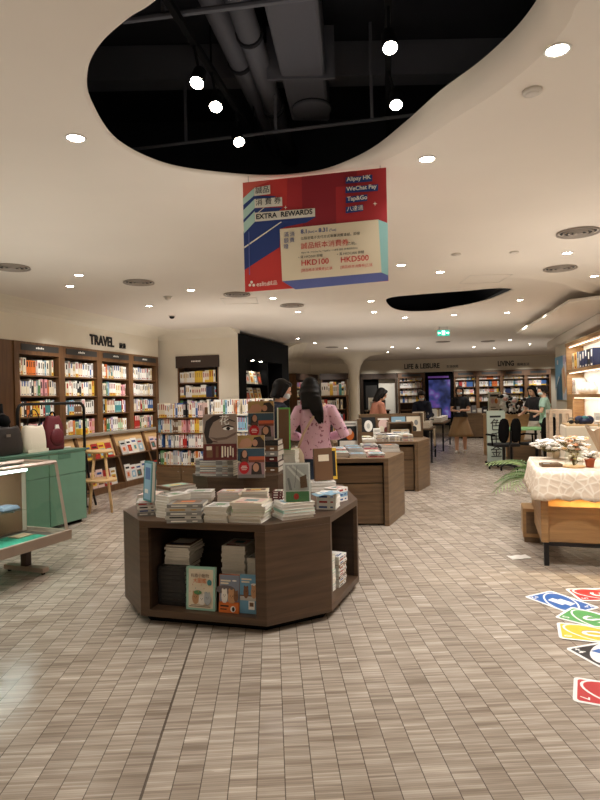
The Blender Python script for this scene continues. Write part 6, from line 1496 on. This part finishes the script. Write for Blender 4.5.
person('w', 'person in navy top and mask looking down by white framed prints', (3.0, 14.75, 0), 2.9, 1.58, ((-.22, .1, 1.06), (-.1, .28, .98)), ((.22, .1, 1.06), (.1, .28, .98)), .22, (0, .35), M_navy, 'long', .86, 'trousers', M_blk, 'tied', M_hairb, M_mask, .013)
person('w', 'person in black tee and wide khaki skirt looking at a phone', (4.0, 15.0, 0), 2.75, 1.66, ((-.21, .04, 1.06), (-.04, .24, 1.08)), ((.21, .04, 1.06), (.05, .24, 1.06)), .03, (.0, .2), M_blk, 'short', .9, 'skirt', M_khaki, 'mid', M_hairb, M_mask, .012, .1, mat('white_trainer', (226, 220, 212), .6))
Pm = Matrix.Translation((4.0, 15.0, 0)) @ Matrix.Rotation(2.75, 4, 'Z')
o = thing('phone', 'pale phone held by the person in the khaki skirt', 'phone', Pm @ Vector((.005, .335, 1.09)), 2.75); MB(mat('phone_case', (170, 178, 190), .4)).bx(-.036, .036, -.005, .005, -.07, .08).build('phone_body', o, bevel=.004); MB(M_ink).bx(-.032, .032, -.0062, -.005, -.064, .074).build('display', o)
person('w', 'person in mint short-sleeved top with brown hair by the slatted stand', (5.13, 12.55, 0), 1.1, 1.6, ((-.23, .06, 1.1), (-.1, .3, 1.14)), ((.22, -.1, 1.12), (.3, -.28, 1.1)), .05, (.35, .1), M_mintf, 'short', .86, 'trousers', M_blk, 'short', M_hairb, M_mask, .011)
person('w', 'person with dark hair, charcoal top and cream skirt behind the mint top', (5.24, 13.35, 0), 1.9, 1.62, ((-.24, .02, 1.06), (-.3, .22, 1.02)), ((.22, .1, 1.08), (.12, .3, 1.05)), .1, (.2, .25), M_charc, 'short', .86, 'skirt', M_cream, 'mid', None, None, .013)
# ---------------------------------------------------------------- keep the 300 books that show largest as objects, the rest become one object
bpy.context.view_layer.update(); DG = bpy.context.evaluated_depsgraph_get()
books = [o for o in COL.objects if o.get('category') == 'book' and o.type == 'MESH']
eye = Vector((0, 0, EYE)); sc_ = []
for o in books:
    M = o.matrix_world; c = [M @ Vector(p) for p in ((.5,-.01,.5),(.1,-.01,.5),(.9,-.01,.5),(.5,-.01,.15),(.5,-.01,.85),(.5,.5,1.02),(.2,.2,1.02),(.8,.2,1.02),(1.01,.5,.5),(1.01,.2,.5),(-.01,.3,.5))]
    vis = 0
    for p in c:
        d = p - eye; u, v = d.x/d.y*600, (EYE - p.z)/d.y*600
        if d.y < .5 or abs(u) > 305 or abs(v) > 405: continue
        hit, loc, nn, ix, ob, mx = SC.ray_cast(DG, eye, d.normalized(), distance=d.length - .004)
        if not hit or ob.name == o.name: vis += 1
    s = o.scale; sc_.append((vis * (s.x*s.z + .3*s.x*s.y) / max(.5, M.translation.y)**2, o))
sc_.sort(key=lambda a: -a[0])
n_single = len([o for o in COL.objects if o.get('category') == 'book']) - len(books)
for k, (s, o) in enumerate(sc_):
    if k < 300 - n_single and s > 0: continue
    me = o.data; FAR.cur = o.matrix_world.copy()
    for p in me.polygons: FAR.add([me.vertices[i].co for i in p.vertices], [tuple(range(len(p.vertices)))], me.materials[p.material_index])
    bpy.data.objects.remove(o)
FAR.cur = Matrix.Identity(4)
# ---------------------------------------------------------------- far shelf books (uncountably many small spines, one object)
o = FAR.build('far_books', fix=False); tag(o, 'the many small or half-hidden books on the shelves and farther tables', 'books', None, 'stuff')

# ---------------------------------------------------------------- added fill lights washing the ceiling, unseen from below
for x, y, z, sx_, sy_, p in UPFILL:
    L = bpy.data.lights.new('ceiling_fill', 'AREA'); L.shape = 'RECTANGLE'; L.size = sx_; L.size_y = sy_; L.energy = p; L.color = LCOL
    lo = bpy.data.objects.new('ceiling_fill_lamp', L); COL.objects.link(lo); lo.location = (x, y, z); lo.rotation_euler = (PI, 0, 0)
# ---------------------------------------------------------------- camera, world, view
cam = bpy.data.cameras.new('camera'); co = bpy.data.objects.new('camera', cam); COL.objects.link(co)
cam.sensor_fit = 'VERTICAL'; cam.sensor_height = 36; cam.lens = 27; cam.clip_start = .05; cam.clip_end = 60
co.location = (0, 0, EYE)
co.rotation_euler = (Matrix.Rotation(PI/2 - math.atan(1.6/600), 4, 'X') @ Matrix.Rotation(-ROLL, 4, 'Z')).to_euler()
SC.camera = co
w = bpy.data.worlds.new('world'); SC.world = w; w.use_nodes = True
w.node_tree.nodes['Background'].inputs[0].default_value = (1, .9, .78, 1); w.node_tree.nodes['Background'].inputs[1].default_value = .02
SC.view_settings.view_transform = 'Standard'; SC.view_settings.look = 'None'; SC.view_settings.gamma = 1; SC.view_settings.use_curve_mapping = False
SC.view_settings.exposure = EXPO
SC.cycles.max_bounces = 8; SC.cycles.diffuse_bounces = 5; SC.cycles.glossy_bounces = 3; SC.cycles.transparent_max_bounces = 16; SC.cycles.sample_clamp_indirect = 6
